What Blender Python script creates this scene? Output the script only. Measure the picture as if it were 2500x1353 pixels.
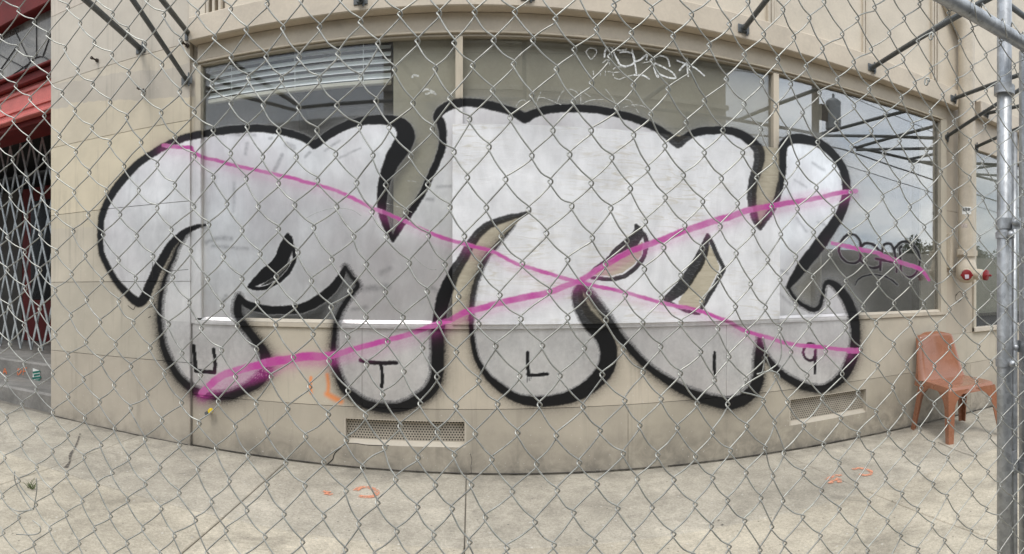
import bpy, math, random
import numpy as np
from mathutils import Vector, Matrix

for o in list(bpy.data.objects):
    bpy.data.objects.remove(o)
SC = bpy.context.scene
COL = SC.collection
random.seed(7)
RNG = np.random.default_rng(11)

# ------------------------------------------------------------------ camera, sky, sun, exposure
CAM_Z = 1.18                      # eye height over the pavement at the wall
F, PX0, PY0 = 1350.0, 1150.0, 701.0   # a phone panorama: cylindrical, 106 degrees wide
cd = bpy.data.cameras.new('camera')
cam = bpy.data.objects.new('camera', cd)
COL.objects.link(cam)
SC.camera = cam
cam.location = (0, 0, CAM_Z)
cam.rotation_euler = (math.pi / 2, 0, 0)
SC.render.engine = 'CYCLES'
cd.type = 'PANO'
cp = cd if hasattr(cd, 'panorama_type') else cd.cycles
cp.panorama_type = 'CENTRAL_CYLINDRICAL'
cp.central_cylindrical_range_u_min = -PX0 / F
cp.central_cylindrical_range_u_max = (2500 - PX0) / F
cp.central_cylindrical_range_v_min = (PY0 - 1353) / F
cp.central_cylindrical_range_v_max = PY0 / F
cp.central_cylindrical_radius = 1.0
cd.clip_start = 0.05
cd.clip_end = 2000

SUN_EL, SUN_AZ = 58.0, 205.0      # azimuth clockwise from +Y: the hazy sun stands behind the viewer
world = bpy.data.worlds.new('World')
SC.world = world
world.use_nodes = True
wn, wl = world.node_tree.nodes, world.node_tree.links
wn.clear()
out = wn.new('ShaderNodeOutputWorld')
bg = wn.new('ShaderNodeBackground')
bg.inputs['Strength'].default_value = 0.11
wl.new(bg.outputs[0], out.inputs[0])
sky = wn.new('ShaderNodeTexSky')
sky.sky_type = 'NISHITA'
sky.sun_disc = False
sky.sun_elevation = math.radians(SUN_EL)
sky.sun_rotation = math.radians(SUN_AZ)
tc = wn.new('ShaderNodeTexCoord')
sep = wn.new('ShaderNodeSeparateXYZ')
wl.new(tc.outputs['Generated'], sep.inputs[0])
zz = wn.new('ShaderNodeMath'); zz.operation = 'MAXIMUM'; zz.inputs[1].default_value = 0.0
wl.new(sep.outputs['Z'], zz.inputs[0])
za = wn.new('ShaderNodeMath'); za.operation = 'ADD'; za.inputs[1].default_value = 0.22
wl.new(zz.outputs[0], za.inputs[0])
dv = wn.new('ShaderNodeVectorMath'); dv.operation = 'DIVIDE'
cb = wn.new('ShaderNodeCombineXYZ')
for i in range(3):
    wl.new(za.outputs[0], cb.inputs[i])
wl.new(tc.outputs['Generated'], dv.inputs[0]); wl.new(cb.outputs[0], dv.inputs[1])
nz = wn.new('ShaderNodeTexNoise')
nz.inputs['Scale'].default_value = 1.5; nz.inputs['Detail'].default_value = 9; nz.inputs['Roughness'].default_value = 0.55
wl.new(dv.outputs[0], nz.inputs['Vector'])
cr = wn.new('ShaderNodeValToRGB')
cr.color_ramp.elements[0].position = 0.34; cr.color_ramp.elements[0].color = (0.50, 0.57, 0.66, 1)
cr.color_ramp.elements[1].position = 0.66; cr.color_ramp.elements[1].color = (1.0, 1.0, 0.99, 1)
wl.new(nz.outputs['Fac'], cr.inputs[0])
cs = wn.new('ShaderNodeVectorMath'); cs.operation = 'SCALE'; cs.inputs['Scale'].default_value = 11.0
wl.new(cr.outputs[0], cs.inputs[0])
mx = wn.new('ShaderNodeMix'); mx.data_type = 'RGBA'; mx.inputs[0].default_value = 0.86
wl.new(sky.outputs[0], mx.inputs[6]); wl.new(cs.outputs[0], mx.inputs[7])
wl.new(mx.outputs[2], bg.inputs['Color'])

sl = bpy.data.lights.new('sun', 'SUN')
sl.energy = 1.1
sl.angle = math.radians(18)
sl.color = (1.0, 0.96, 0.90)
sun = bpy.data.objects.new('sun', sl)
COL.objects.link(sun)
az, el = math.radians(SUN_AZ), math.radians(SUN_EL)
sdir = Vector((math.sin(az) * math.cos(el), math.cos(az) * math.cos(el), math.sin(el)))
sun.rotation_euler = sdir.to_track_quat('Z', 'Y').to_euler()
sun.location = sdir * 30

vs = SC.view_settings
vs.view_transform = 'Standard'
vs.look = 'None'
vs.exposure = 0.84
vs.gamma = 1.0
vs.use_curve_mapping = False
SC.cycles.use_denoising = True
SC.cycles.max_bounces = 8
SC.cycles.transparent_max_bounces = 16
SC.cycles.caustics_reflective = False
SC.cycles.caustics_refractive = False
SC.cycles.sample_clamp_indirect = 6.0

# ------------------------------------------------------------------ helpers
SLOPE = -0.0213                   # the street falls towards the right
def G(x):
    return SLOPE * x
def W(px, py, d=3.5):             # where a direction meets the plane y = d
    t = (px - PX0) / F
    return d * math.tan(t), CAM_Z + (PY0 - py) / F * d / math.cos(t)
def proj(X, Y, Z):
    return PX0 + F * np.arctan2(X, Y), PY0 - F * (Z - CAM_Z) / np.hypot(X, Y)

class MB:
    def __init__(s):
        s.v = []; s.f = []
    def add(s, v, f):
        n = len(s.v)
        s.v += [tuple(p) for p in v]
        s.f += [tuple(i + n for i in q) for q in f]
        return s
    def box(s, x0, x1, y0, y1, z0, z1, b=0.0, shear=0.0):
        if b <= 0:
            v = [(x, y, z + shear * x) for z in (z0, z1) for y in (y0, y1) for x in (x0, x1)]
            f = [(0, 2, 3, 1), (4, 5, 7, 6), (0, 1, 5, 4), (2, 6, 7, 3), (0, 4, 6, 2), (1, 3, 7, 5)]
            return s.add(v, f)
        b = min(b, (x1 - x0) * .49, (y1 - y0) * .49, (z1 - z0) * .49)
        v = []; idx = {}
        for sx in (0, 1):
            for sy in (0, 1):
                for sz in (0, 1):
                    X, Y, Z = (x0, x1)[sx], (y0, y1)[sy], (z0, z1)[sz]
                    dx, dy, dz = (b, -b)[sx], (b, -b)[sy], (b, -b)[sz]
                    for a in range(3):
                        p = [X + dx, Y + dy, Z + dz]
                        p[a] = (X, Y, Z)[a]
                        idx[sx, sy, sz, a] = len(v)
                        v.append((p[0], p[1], p[2] + shear * p[0]))
        I = lambda x, y, z, a: idx[x, y, z, a]
        f = []
        for q in (0, 1):
            f.append([I(q, y, z, 0) for y, z in ((0, 0), (1, 0), (1, 1), (0, 1))][::1 if q else -1])
            f.append([I(x, q, z, 1) for x, z in ((0, 0), (0, 1), (1, 1), (1, 0))][::1 if q else -1])
            f.append([I(x, y, q, 2) for x, y in ((0, 0), (1, 0), (1, 1), (0, 1))][::1 if q else -1])
        for p in (0, 1):
            for q in (0, 1):
                f.append((I(p, q, 0, 0), I(p, q, 1, 0), I(p, q, 1, 1), I(p, q, 0, 1)))
                f.append((I(p, 0, q, 0), I(p, 1, q, 0), I(p, 1, q, 2), I(p, 0, q, 2)))
                f.append((I(0, p, q, 1), I(1, p, q, 1), I(1, p, q, 2), I(0, p, q, 2)))
        for x in (0, 1):
            for y in (0, 1):
                for z in (0, 1):
                    f.append((I(x, y, z, 0), I(x, y, z, 1), I(x, y, z, 2)))
        return s.add(v, f)
    def tube(s, pts, r, n=10, caps=True):
        P = [Vector(p) for p in pts]
        R = r if isinstance(r, (list, tuple)) else [r] * len(P)
        v = []; f = []
        T0 = (P[1] - P[0]).normalized()
        up = Vector((0, 0, 1)) if abs(T0.z) < .9 else Vector((1, 0, 0))
        N = (up - T0 * up.dot(T0)).normalized()
        for i, p in enumerate(P):
            a = P[max(i - 1, 0)]; c = P[min(i + 1, len(P) - 1)]
            T = (c - a).normalized()
            N = (N - T * N.dot(T)).normalized()
            B = T.cross(N)
            for k in range(n):
                t = 2 * math.pi * k / n
                v.append(p + (N * math.cos(t) + B * math.sin(t)) * R[i])
        for i in range(len(P) - 1):
            for k in range(n):
                k2 = (k + 1) % n
                f.append((i * n + k, i * n + k2, (i + 1) * n + k2, (i + 1) * n + k))
        if caps:
            f.append(tuple(range(n))[::-1]); f.append(tuple(range((len(P) - 1) * n, len(P) * n)))
        return s.add(v, f)
    def ribbon(s, pts, w, nrm=(0, -1, 0)):
        P = [Vector(p) for p in pts]; nrm = Vector(nrm)
        Wd = w if isinstance(w, (list, tuple)) else [w] * len(P)
        v = []; f = []
        for i, p in enumerate(P):
            T = (P[min(i + 1, len(P) - 1)] - P[max(i - 1, 0)]).normalized()
            S = T.cross(nrm).normalized() * (Wd[i] / 2)
            v += [p - S, p + S]
        for i in range(len(P) - 1):
            f.append((2 * i, 2 * i + 1, 2 * i + 3, 2 * i + 2))
        return s.add(v, f)
    def build(s, name, mat, parent=None, smooth=False, color=None):
        me = bpy.data.meshes.new(name)
        me.from_pydata(s.v, [], s.f)
        me.validate()
        if smooth:
            me.polygons.foreach_set('use_smooth', [True] * len(me.polygons))
        return link(name, me, mat, parent, color)

def link(name, me, mat, parent=None, color=None):
    o = bpy.data.objects.new(name, me)
    COL.objects.link(o)
    if mat is not None and len(me.materials) == 0:
        me.materials.append(mat)
    if color:
        o.color = (*color, 1)
    if parent is not None:
        setpar(o, parent)
    return o
def setpar(o, parent):
    o.parent = parent
    if parent.type == 'EMPTY':
        o.matrix_parent_inverse = parent.matrix_basis.inverted()
def smooth_angle(o, deg=40):
    me = o.data
    me.polygons.foreach_set('use_smooth', [True] * len(me.polygons))
    try:
        me.set_sharp_from_angle(angle=math.radians(deg))
    except Exception:
        pass
    return o
def thing(name, loc, label, cat, group=None):
    o = bpy.data.objects.new(name, None)
    COL.objects.link(o)
    o.empty_display_size = 0.2
    o.matrix_basis = Matrix.Translation(loc)
    return tag(o, label, cat, group)
def tag(o, label, cat, group=None):
    o['label'] = label; o['category'] = cat
    if group:
        o['group'] = group
    return o
def structure(o):
    o['kind'] = 'structure'
    return o
def catmull(pts, n=5):
    P = np.array(pts, float)
    Q = np.vstack([2 * P[0] - P[1], P, 2 * P[-1] - P[-2]])
    r = []
    for i in range(1, len(Q) - 2):
        a, b, c, d = Q[i - 1:i + 3]
        for t in np.linspace(0, 1, n, endpoint=False):
            r.append(.5 * (2 * b + (c - a) * t + (2 * a - 5 * b + 4 * c - d) * t * t + (3 * b - a - 3 * c + d) * t ** 3))
    r.append(P[-1])
    return np.array(r)

# ------------------------------------------------------------------ materials
def N(nt, typ, **kw):
    n = nt.nodes.new(typ)
    for k, v in kw.items():
        if k.startswith('i_'):
            key = k[2:]
            key = int(key) if key.isdigit() else key.replace('_', ' ')
            n.inputs[key].default_value = v
        else:
            setattr(n, k, v)
    return n
def newmat(name):
    m = bpy.data.materials.new(name)
    m.use_nodes = True
    nt = m.node_tree
    p = nt.nodes['Principled BSDF']
    return m, nt, p
def coords(nt, kind='Object', rnd=True):
    t = N(nt, 'ShaderNodeTexCoord')
    if not rnd:
        return t.outputs[kind]
    oi = N(nt, 'ShaderNodeObjectInfo')
    mu = N(nt, 'ShaderNodeMath', operation='MULTIPLY', i_1=37.0)
    nt.links.new(oi.outputs['Random'], mu.inputs[0])
    ad = N(nt, 'ShaderNodeVectorMath', operation='ADD')
    nt.links.new(t.outputs[kind], ad.inputs[0]); nt.links.new(mu.outputs[0], ad.inputs[1])
    return ad.outputs[0]
def noise(nt, vec, scale, detail=4, rough=.55, dist=0.0, stretch=None):
    if stretch:
        mp = N(nt, 'ShaderNodeMapping')
        mp.inputs['Scale'].default_value = stretch
        nt.links.new(vec, mp.inputs[0]); vec = mp.outputs[0]
    n = N(nt, 'ShaderNodeTexNoise', i_Scale=scale, i_Detail=detail, i_Roughness=rough, i_Distortion=dist)
    nt.links.new(vec, n.inputs['Vector'])
    return n.outputs['Fac']
def ramp(nt, fac, p0, p1, c0=0.0, c1=1.0):
    r = N(nt, 'ShaderNodeMapRange', i_1=p0, i_2=p1, i_3=c0, i_4=c1)
    nt.links.new(fac, r.inputs[0])
    return r.outputs[0]
def mixc(nt, fac, a, b, blend='MIX'):
    m = N(nt, 'ShaderNodeMix', data_type='RGBA', blend_type=blend)
    for sock, val in ((m.inputs[0], fac), (m.inputs[6], a), (m.inputs[7], b)):
        if isinstance(val, (int, float)):
            sock.default_value = val
        elif isinstance(val, tuple):
            sock.default_value = (*val[:3], 1)
        else:
            nt.links.new(val, sock)
    return m.outputs[2]
def mixf(nt, fac, a, b):
    m = N(nt, 'ShaderNodeMix', data_type='FLOAT')
    for sock, val in ((m.inputs[0], fac), (m.inputs[2], a), (m.inputs[3], b)):
        if isinstance(val, (int, float)):
            sock.default_value = val
        else:
            nt.links.new(val, sock)
    return m.outputs[0]
def math_(nt, op, a, b=0.0):
    m = N(nt, 'ShaderNodeMath', operation=op)
    for sock, val in ((m.inputs[0], a), (m.inputs[1], b)):
        if isinstance(val, (int, float)):
            sock.default_value = val
        else:
            nt.links.new(val, sock)
    return m.outputs[0]
def bump(nt, p, h, strength=.3, dist=.002):
    b = N(nt, 'ShaderNodeBump', i_Strength=strength, i_Distance=dist)
    nt.links.new(h, b.inputs['Height'])
    nt.links.new(b.outputs[0], p.inputs['Normal'])
def L(nt, a, b):
    nt.links.new(a, b)

def simple(name, col, rough=.6, metal=0.0, var=.25, scale=6.0, dirt=None, dirt_amt=.4, bmp=.2, objcol=False, spec=.5, fine=60.0):
    m, nt, p = newmat(name)
    co = coords(nt)
    base = tuple(col)
    if objcol:
        oi = N(nt, 'ShaderNodeObjectInfo'); base = oi.outputs['Color']
    n1 = noise(nt, co, scale, 6, .6)
    v = ramp(nt, n1, .3, .7, 1 - var, 1 + var * .6)
    c = mixc(nt, 1.0, base, v, 'MULTIPLY')
    n2 = noise(nt, co, fine, 3)
    c = mixc(nt, 1.0, c, ramp(nt, n2, .3, .7, 1 - var * .35, 1 + var * .35), 'MULTIPLY')
    if dirt:
        n3 = noise(nt, co, scale * .45, 8, .7, .6)
        c = mixc(nt, ramp(nt, n3, .54, .74, 0, dirt_amt), c, dirt)
    L(nt, c, p.inputs['Base Color'])
    p.inputs['Roughness'].default_value = rough
    p.inputs['Metallic'].default_value = metal
    p.inputs['Specular IOR Level'].default_value = spec
    if bmp:
        bump(nt, p, n2, bmp)
    return m

BLACK_C, MAG_C, SIL_C = (.006, .006, .0068), (.46, .022, .28), (.66, .66, .67)
def painted(name, kind, gain=2.7):
    """A surface that carries the mural: attribute paint = silver, black, magenta, smudges with low darkening."""
    m, nt, p = newmat(name)
    co = coords(nt, rnd=False)
    at = N(nt, 'ShaderNodeAttribute', attribute_name='paint')
    sp = N(nt, 'ShaderNodeSeparateColor')
    L(nt, at.outputs['Color'], sp.inputs[0])
    S, K, M, D = sp.outputs[0], sp.outputs[1], sp.outputs[2], at.outputs['Alpha']
    fine = noise(nt, co, 140, 3)
    if kind == 'wood':
        gr = noise(nt, co, 5.0, 7, .62, 1.2, (1.0, 1.0, 6.5))
        fib = noise(nt, co, 60, 6, .75, .9, (.6, 1, 4))
        base = mixc(nt, ramp(nt, gr, .32, .68), (.38, .335, .25), (.50, .45, .345))
        base = mixc(nt, ramp(nt, fib, .62, .74, 0, .6), base, (.2, .15, .09))
        thin = math_(nt, 'MULTIPLY', ramp(nt, gr, .50, .70, 0, .75), ramp(nt, noise(nt, co, 2.2, 4), .42, .62))
        S = math_(nt, 'MULTIPLY', S, math_(nt, 'SUBTRACT', 1.0, thin))
        S = math_(nt, 'MULTIPLY', S, ramp(nt, fib, .70, .76, 1, .45))
        K = math_(nt, 'MULTIPLY', K, ramp(nt, fib, .52, .72, .97, .80))
        M = math_(nt, 'MULTIPLY', M, ramp(nt, fib, .55, .75, 1, .8))
        brough, sil, smet, srough = .75, (.80, .80, .815), .12, .55
        hgt = mixf(nt, .55, fib, gr); bs, bd = .55, .004
    elif kind == 'glass':
        base = (.5, .5, .5); brough = .05; sil, smet, srough = (.98, .98, .985), .9, .40
        hgt = noise(nt, co, 18, 2); bs, bd = .04, .002
    else:
        oi = N(nt, 'ShaderNodeObjectInfo')
        n1 = noise(nt, co, 2.6, 7, .62)
        n0 = noise(nt, co, 1.0, 5, .6, .5, (1.6, 1, .5))
        base = mixc(nt, 1.0, oi.outputs['Color'], ramp(nt, n1, .3, .7, .87, 1.07), 'MULTIPLY')
        base = mixc(nt, 1.0, base, ramp(nt, n0, .3, .7, .9, 1.07), 'MULTIPLY')
        st = noise(nt, co, 7, 6, .7, .3, (1.6, 1, .10))
        base = mixc(nt, ramp(nt, st, .55, .78, 0, .48), base, (.17, .155, .13))
        sc_ = noise(nt, co, 32, 5, .8, 1.5)
        base = mixc(nt, ramp(nt, sc_, .70, .74, 0, .5), base, (.13, .12, .10))
        # splash dirt and scuffs low on the wall
        sx = N(nt, 'ShaderNodeSeparateXYZ'); L(nt, co, sx.inputs[0])
        low = ramp(nt, math_(nt, 'ADD', sx.outputs[2], math_(nt, 'MULTIPLY', n1, .45)), .16, .48, 1, 0)
        base = mixc(nt, math_(nt, 'MULTIPLY', low, ramp(nt, noise(nt, co, 9, 8, .7, .6),   .34, .62, 0, .8)), base, (.12, .11, .095))
        sk = noise(nt, co, 75, 2, .5)
        spk = ramp(nt, sk, .735, .75, 0, .75)
        base = mixc(nt, spk, base, (.62, .60, .56))
        a2 = N(nt, 'ShaderNodeAttribute', attribute_name='marks')
        s2 = N(nt, 'ShaderNodeSeparateColor'); L(nt, a2.outputs['Color'], s2.inputs[0])
        base = mixc(nt, s2.outputs[1], base, mixc(nt, 1.0, base, (1.045, 1.035, .985), 'MULTIPLY'))
        base = mixc(nt, s2.outputs[2], base, mixc(nt, 1.0, base, (.88, .89, .93), 'MULTIPLY'))
        base = mixc(nt, math_(nt, 'MULTIPLY', s2.outputs[0], ramp(nt, fine, .3, .7, .75, 1)), base, (.80, .25, .06))
        brough = .62; sil, smet, srough = (.93, .92, .915), .75, .42
        hgt = mixf(nt, .6, noise(nt, co, 22, 5, .6), fine); bs, bd = .22, .002
    blot = noise(nt, co, 3.4, 6, .6)
    silc = mixc(nt, 1.0, sil, ramp(nt, blot, .3, .7, .80, 1.05), 'MULTIPLY')
    silc = mixc(nt, 1.0, silc, ramp(nt, noise(nt, co, 9, 5, .65, .7, (1.0, 1, .35)), .32, .68, .88, 1.06), 'MULTIPLY')
    silc = mixc(nt, ramp(nt, noise(nt, co, 1.1, 3), .42, .62, 0, (.42 if kind == 'glass' else .25) if kind != 'wood' else 0.0), silc, (.52, .44, .45))  # pinkish patches paint reflections into the silver, stronger on glass
    silc = mixc(nt, ramp(nt, noise(nt, co, 95, 2), .73, .745, 0, .8), silc, (.88, .88, .88))
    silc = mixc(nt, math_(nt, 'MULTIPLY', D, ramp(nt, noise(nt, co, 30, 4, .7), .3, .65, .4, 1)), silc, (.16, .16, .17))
    c = mixc(nt, S, base, silc)
    c = mixc(nt, K, c, BLACK_C)
    c = mixc(nt, M, c, MAG_C)
    L(nt, c, p.inputs['Base Color'])
    notk = math_(nt, 'MULTIPLY', math_(nt, 'SUBTRACT', 1.0, K), math_(nt, 'SUBTRACT', 1.0, M))
    sm = math_(nt, 'MULTIPLY', S, notk)
    L(nt, math_(nt, 'MULTIPLY', sm, smet), p.inputs['Metallic'])
    r0 = mixf(nt, S, brough, srough)
    L(nt, mixf(nt, math_(nt, 'MAXIMUM', K, M), r0, .42 if kind != 'wood' else .6), p.inputs['Roughness'])
    L(nt, mixf(nt, K, .45, .3), p.inputs['Specular IOR Level'])
    bump(nt, p, hgt, bs, bd)
    if kind == 'glass':
        gs = glass_shader(nt, gain)
        ms = N(nt, 'ShaderNodeMixShader')
        cov = math_(nt, 'SUBTRACT', 1.0, math_(nt, 'MULTIPLY', notk, math_(nt, 'SUBTRACT', 1.0, S)))
        L(nt, cov, ms.inputs[0]); L(nt, gs, ms.inputs[1]); L(nt, p.outputs[0], ms.inputs[2])
        L(nt, ms.outputs[0], nt.nodes['Material Output'].inputs[0])
    return m
def glass_shader(nt, gain=2.7, tint=(.975, .985, .98), film=.045):
    co = coords(nt, rnd=False)
    tr = N(nt, 'ShaderNodeBsdfTransparent'); tr.inputs[0].default_value = (*tint, 1)
    gl = N(nt, 'ShaderNodeBsdfGlossy', i_Roughness=.012)
    fr = N(nt, 'ShaderNodeFresnel', i_IOR=1.52)
    gm = N(nt, 'ShaderNodeNewGeometry')
    L(nt, mixf(nt, gm.outputs['Backfacing'], 1.52, 1 / 1.52), fr.inputs[0])
    fac = math_(nt, 'MINIMUM', math_(nt, 'MULTIPLY', fr.outputs[0], gain), .95)
    b = N(nt, 'ShaderNodeBump', i_Strength=.03, i_Distance=.004)
    L(nt, noise(nt, co, 2.5, 2), b.inputs['Height']); L(nt, b.outputs[0], gl.inputs['Normal'])
    ms = N(nt, 'ShaderNodeMixShader')
    L(nt, fac, ms.inputs[0]); L(nt, tr.outputs[0], ms.inputs[1]); L(nt, gl.outputs[0], ms.inputs[2])
    # a thin film of dust
    df = N(nt, 'ShaderNodeBsdfDiffuse'); df.inputs[0].default_value = (.45, .44, .41, 1)
    dm = N(nt, 'ShaderNodeMixShader')
    L(nt, ramp(nt, noise(nt, co, 2.0, 8, .7, .8), .35, .75, film * .3, film * 1.6), dm.inputs[0])
    L(nt, ms.outputs[0], dm.inputs[1]); L(nt, df.outputs[0], dm.inputs[2])
    return dm.outputs[0]

M_WALL = painted('painted_wall', 'wall')
M_WOOD = painted('painted_plywood', 'wood')
M_PANE = painted('painted_glass', 'glass', 2.4)
M_PANE_L = painted('painted_clear_glass', 'glass', 1.15)
M_PANE_R = painted('painted_reflective_glass', 'glass', 4.8)
def flat_glass(name, gain=2.7, tint=(.975, .985, .98), film=.045):
    m, nt, p = newmat(name)
    L(nt, glass_shader(nt, gain, tint, film), nt.nodes['Material Output'].inputs[0])
    return m
M_GLASS = flat_glass('window_glass')
M_TRIM = simple('beige_trim_paint', (.5, .44, .36), .55, var=.12, scale=3, dirt=(.2, .18, .15), dirt_amt=.35, objcol=True)
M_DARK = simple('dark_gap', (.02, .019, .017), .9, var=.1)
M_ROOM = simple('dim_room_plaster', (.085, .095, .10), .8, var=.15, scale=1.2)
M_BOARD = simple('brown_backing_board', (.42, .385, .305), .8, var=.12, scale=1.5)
def galv(name, col, rough, metal=.75):
    m, nt, p = newmat(name)
    co = coords(nt)
    v = N(nt, 'ShaderNodeTexVoronoi', i_Scale=90.0); L(nt, co, v.inputs['Vector'])
    n1 = noise(nt, co, 14, 6, .65)
    c = mixc(nt, 1.0, col, ramp(nt, n1, .3, .7, .72, 1.15), 'MULTIPLY')
    vs_ = N(nt, 'ShaderNodeSeparateColor'); L(nt, v.outputs['Color'], vs_.inputs[0])
    c = mixc(nt, 1.0, c, ramp(nt, vs_.outputs[0], 0, 1, .82, 1.1), 'MULTIPLY')
    scr = noise(nt, co, 40, 5, .7, .4, (1, 1, .6))
    c = mixc(nt, ramp(nt, scr, .66, .72, 0, .55), c, (.07, .07, .07))
    c = mixc(nt, ramp(nt, noise(nt, co, 26, 5, .75, .8), .66, .72, 0, .6), c, (.16, .095, .05))
    L(nt, c, p.inputs['Base Color'])
    p.inputs['Metallic'].default_value = metal
    L(nt, ramp(nt, n1, .3, .7, rough - .1, rough + .12), p.inputs['Roughness'])
    return m
M_GALV = galv('galvanized_pipe', (.44, .455, .47), .44)
M_WIRE = galv('galvanized_wire', (.43, .43, .395), .40, .7)
M_PIPE = galv('weathered_grey_pipe', (.13, .14, .145), .55, .35)
# ------------------------------------------------------------------ the mural: strokes traced in tiles of the wall
TO = {1: (220, 220), 2: (740, 220), 3: (1260, 220), 4: (1780, 220), 5: (220, 620), 6: (740, 620), 7: (1260, 620), 8: (1780, 620)}
def T(n, *pts):
    ox, oy = TO[n]
    return [(ox + x / 3.383, oy + y / 3.383) for x, y in pts]
def stroke(pts, w, soft=1.6, glow=0.0, n=5):
    """pts in wall trace units, w one width or a list spread along the stroke."""
    p = np.array(pts, float)
    ws = np.full(len(p), float(w)) if not isinstance(w, (list, tuple)) else np.interp(np.linspace(0, 1, len(p)), np.linspace(0, 1, len(w)), w)
    q = catmull(np.column_stack([p, ws]), n)
    return q, soft, glow
A1 = [(767, 353), (750, 342), (734, 334), (693, 322), (634, 313), (589, 315), (545, 319), (486, 329), (456, 335), (427, 346), (397, 360), (368, 378), (338, 399), (309, 428), (285, 457), (261, 496), (249, 530), (245, 569), (248, 616), (264, 653), (285, 688), (309, 715), (335, 737), (350, 731), (365, 700), (383, 658), (403, 623), (415, 601), (445, 572), (471, 557), (503, 548)]
A1w = [20, 20, 20, 19, 20, 20, 20, 19, 18, 18, 18, 18, 18, 19, 19, 18, 17, 16, 15, 15, 17, 19, 23, 24, 24, 24, 22, 20, 18, 13, 7]
A2 = [(456, 569), (433, 604), (424, 629), (409, 664), (397, 700), (390, 747), (390, 791), (397, 839), (409, 874), (427, 907), (451, 936), (480, 957), (516, 967), (560, 966), (598, 951), (628, 933), (646, 910), (649, 880), (640, 853), (616, 821), (595, 794), (581, 765), (581, 741), (584, 724)]
A2w = [6, 8, 10, 10, 11, 12, 13, 15, 17, 18, 19, 20, 21, 22, 24, 28, 30, 28, 24, 22, 22, 22, 20, 14]
A3 = [(584, 724), (604, 744), (649, 756), (693, 757), (734, 754), (775, 735), (808, 709), (829, 682), (843, 653)]
A3w = [14, 20, 22, 22, 24, 26, 24, 20, 12]
A4 = [(843, 653), (857, 673), (873, 697), (858, 718), (840, 744), (826, 771), (818, 803), (814, 842), (815, 880), (826, 919), (840, 948), (864, 969), (894, 987), (935, 997), (976, 995), (1012, 981), (1047, 957), (1065, 924), (1069, 886), (1069, 842), (1069, 809)]
A4w = [12, 12, 13, 13, 14, 14, 13, 14, 15, 18, 20, 21, 22, 24, 25, 28, 31, 31, 31, 32, 31]
A5 = [(1069, 809), (1074, 774), (1080, 738), (1092, 703), (1110, 664), (1130, 632), (1148, 598), (1169, 569), (1198, 548), (1237, 533), (1272, 525), (1295, 516)]
A5w = [32, 33, 34, 33, 28, 25, 23, 21, 19, 16, 12, 6]
A6 = [(767, 353), (781, 344), (811, 323), (846, 306), (888, 295), (929, 292), (965, 297), (985, 312), (991, 335), (974, 368), (959, 391), (944, 427), (935, 462), (932, 498), (935, 524), (944, 554), (959, 586)]
A6w = [22, 20, 22, 22, 23, 24, 28, 38, 44, 44, 40, 32, 28, 25, 20, 18, 12]
A7 = [(959, 586), (973, 560), (991, 533), (1012, 504), (1036, 462), (1059, 412), (1077, 368), (1081, 332), (1077, 303), (1068, 285), (1080, 267), (1104, 255), (1136, 250), (1169, 252), (1201, 258), (1242, 270), (1266, 279), (1281, 289)]
A7w = [12, 17, 18, 17, 17, 18, 19, 20, 22, 22, 23, 23, 22, 22, 22, 22, 24, 26]
A8 = [(1281, 289), (1307, 276), (1343, 267), (1387, 264), (1437, 266), (1482, 272), (1526, 282), (1570, 297), (1606, 315), (1635, 335), (1656, 349)]
A8w = [26, 22, 21, 21, 20, 20, 20, 20, 20, 22, 26]
A9 = [(1656, 349), (1677, 335), (1703, 322), (1748, 318), (1777, 318), (1810, 329), (1836, 347), (1853, 370), (1851, 403), (1839, 445), (1835, 480), (1838, 510), (1845, 539), (1855, 558)]
A9w = [26, 20, 20, 20, 20, 22, 25, 27, 25, 24, 22, 20, 17, 11]
A10 = [(1855, 558), (1875, 527), (1895, 492), (1905, 451), (1911, 412), (1911, 374), (1914, 352), (1936, 339), (1969, 341), (2005, 353), (2037, 380), (2058, 412), (2067, 451), (2064, 486), (2052, 522), (2034, 551), (2011, 584), (1987, 616), (1969, 638), (1946, 670), (1924, 702)]
A10w = [11, 16, 17, 17, 18, 20, 24, 25, 24, 22, 21, 21, 22, 23, 25, 27, 30, 31, 30, 25, 14]
A11 = [(1924, 702), (1940, 729), (1963, 747), (1987, 757), (2002, 747), (2008, 723), (2012, 700), (2022, 689), (2040, 697), (2061, 721), (2076, 750), (2086, 780), (2089, 812), (2087, 845), (2080, 877), (2064, 910), (2040, 936), (2011, 950), (1981, 948), (1951, 939), (1916, 919), (1889, 895), (1872, 874), (1860, 851), (1854, 827)]
A11w = [10, 11, 12, 13, 12, 11, 11, 14, 20, 24, 25, 25, 24, 25, 27, 26, 23, 20, 20, 20, 19, 18, 17, 15, 10]
A12 = [(1854, 827), (1852, 856), (1852, 886), (1851, 922), (1839, 954), (1810, 977), (1780, 986), (1748, 981), (1697, 966), (1644, 939), (1600, 910), (1567, 883), (1538, 851), (1511, 821), (1488, 786), (1461, 747), (1434, 712), (1420, 692)]
A12w = [12, 18, 22, 28, 31, 30, 30, 28, 25, 22, 18, 18, 18, 20, 20, 20, 18, 12]
A13 = [(1420, 692), (1411, 715), (1414, 738), (1428, 768), (1449, 794), (1473, 821), (1485, 851), (1485, 880), (1473, 910), (1449, 936), (1414, 960), (1372, 975), (1325, 981), (1284, 978), (1254, 969), (1219, 945), (1192, 921), (1169, 886), (1157, 851), (1151, 812), (1151, 774), (1152, 738), (1160, 697), (1172, 661), (1189, 626), (1210, 601), (1237, 572), (1256, 550)]
A13w = [12, 24, 32, 36, 42, 41, 41, 42, 40, 36, 33, 29, 27, 24, 23, 21, 18, 15, 13, 13, 14, 14, 14, 14, 14, 12, 8, 5]
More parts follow.
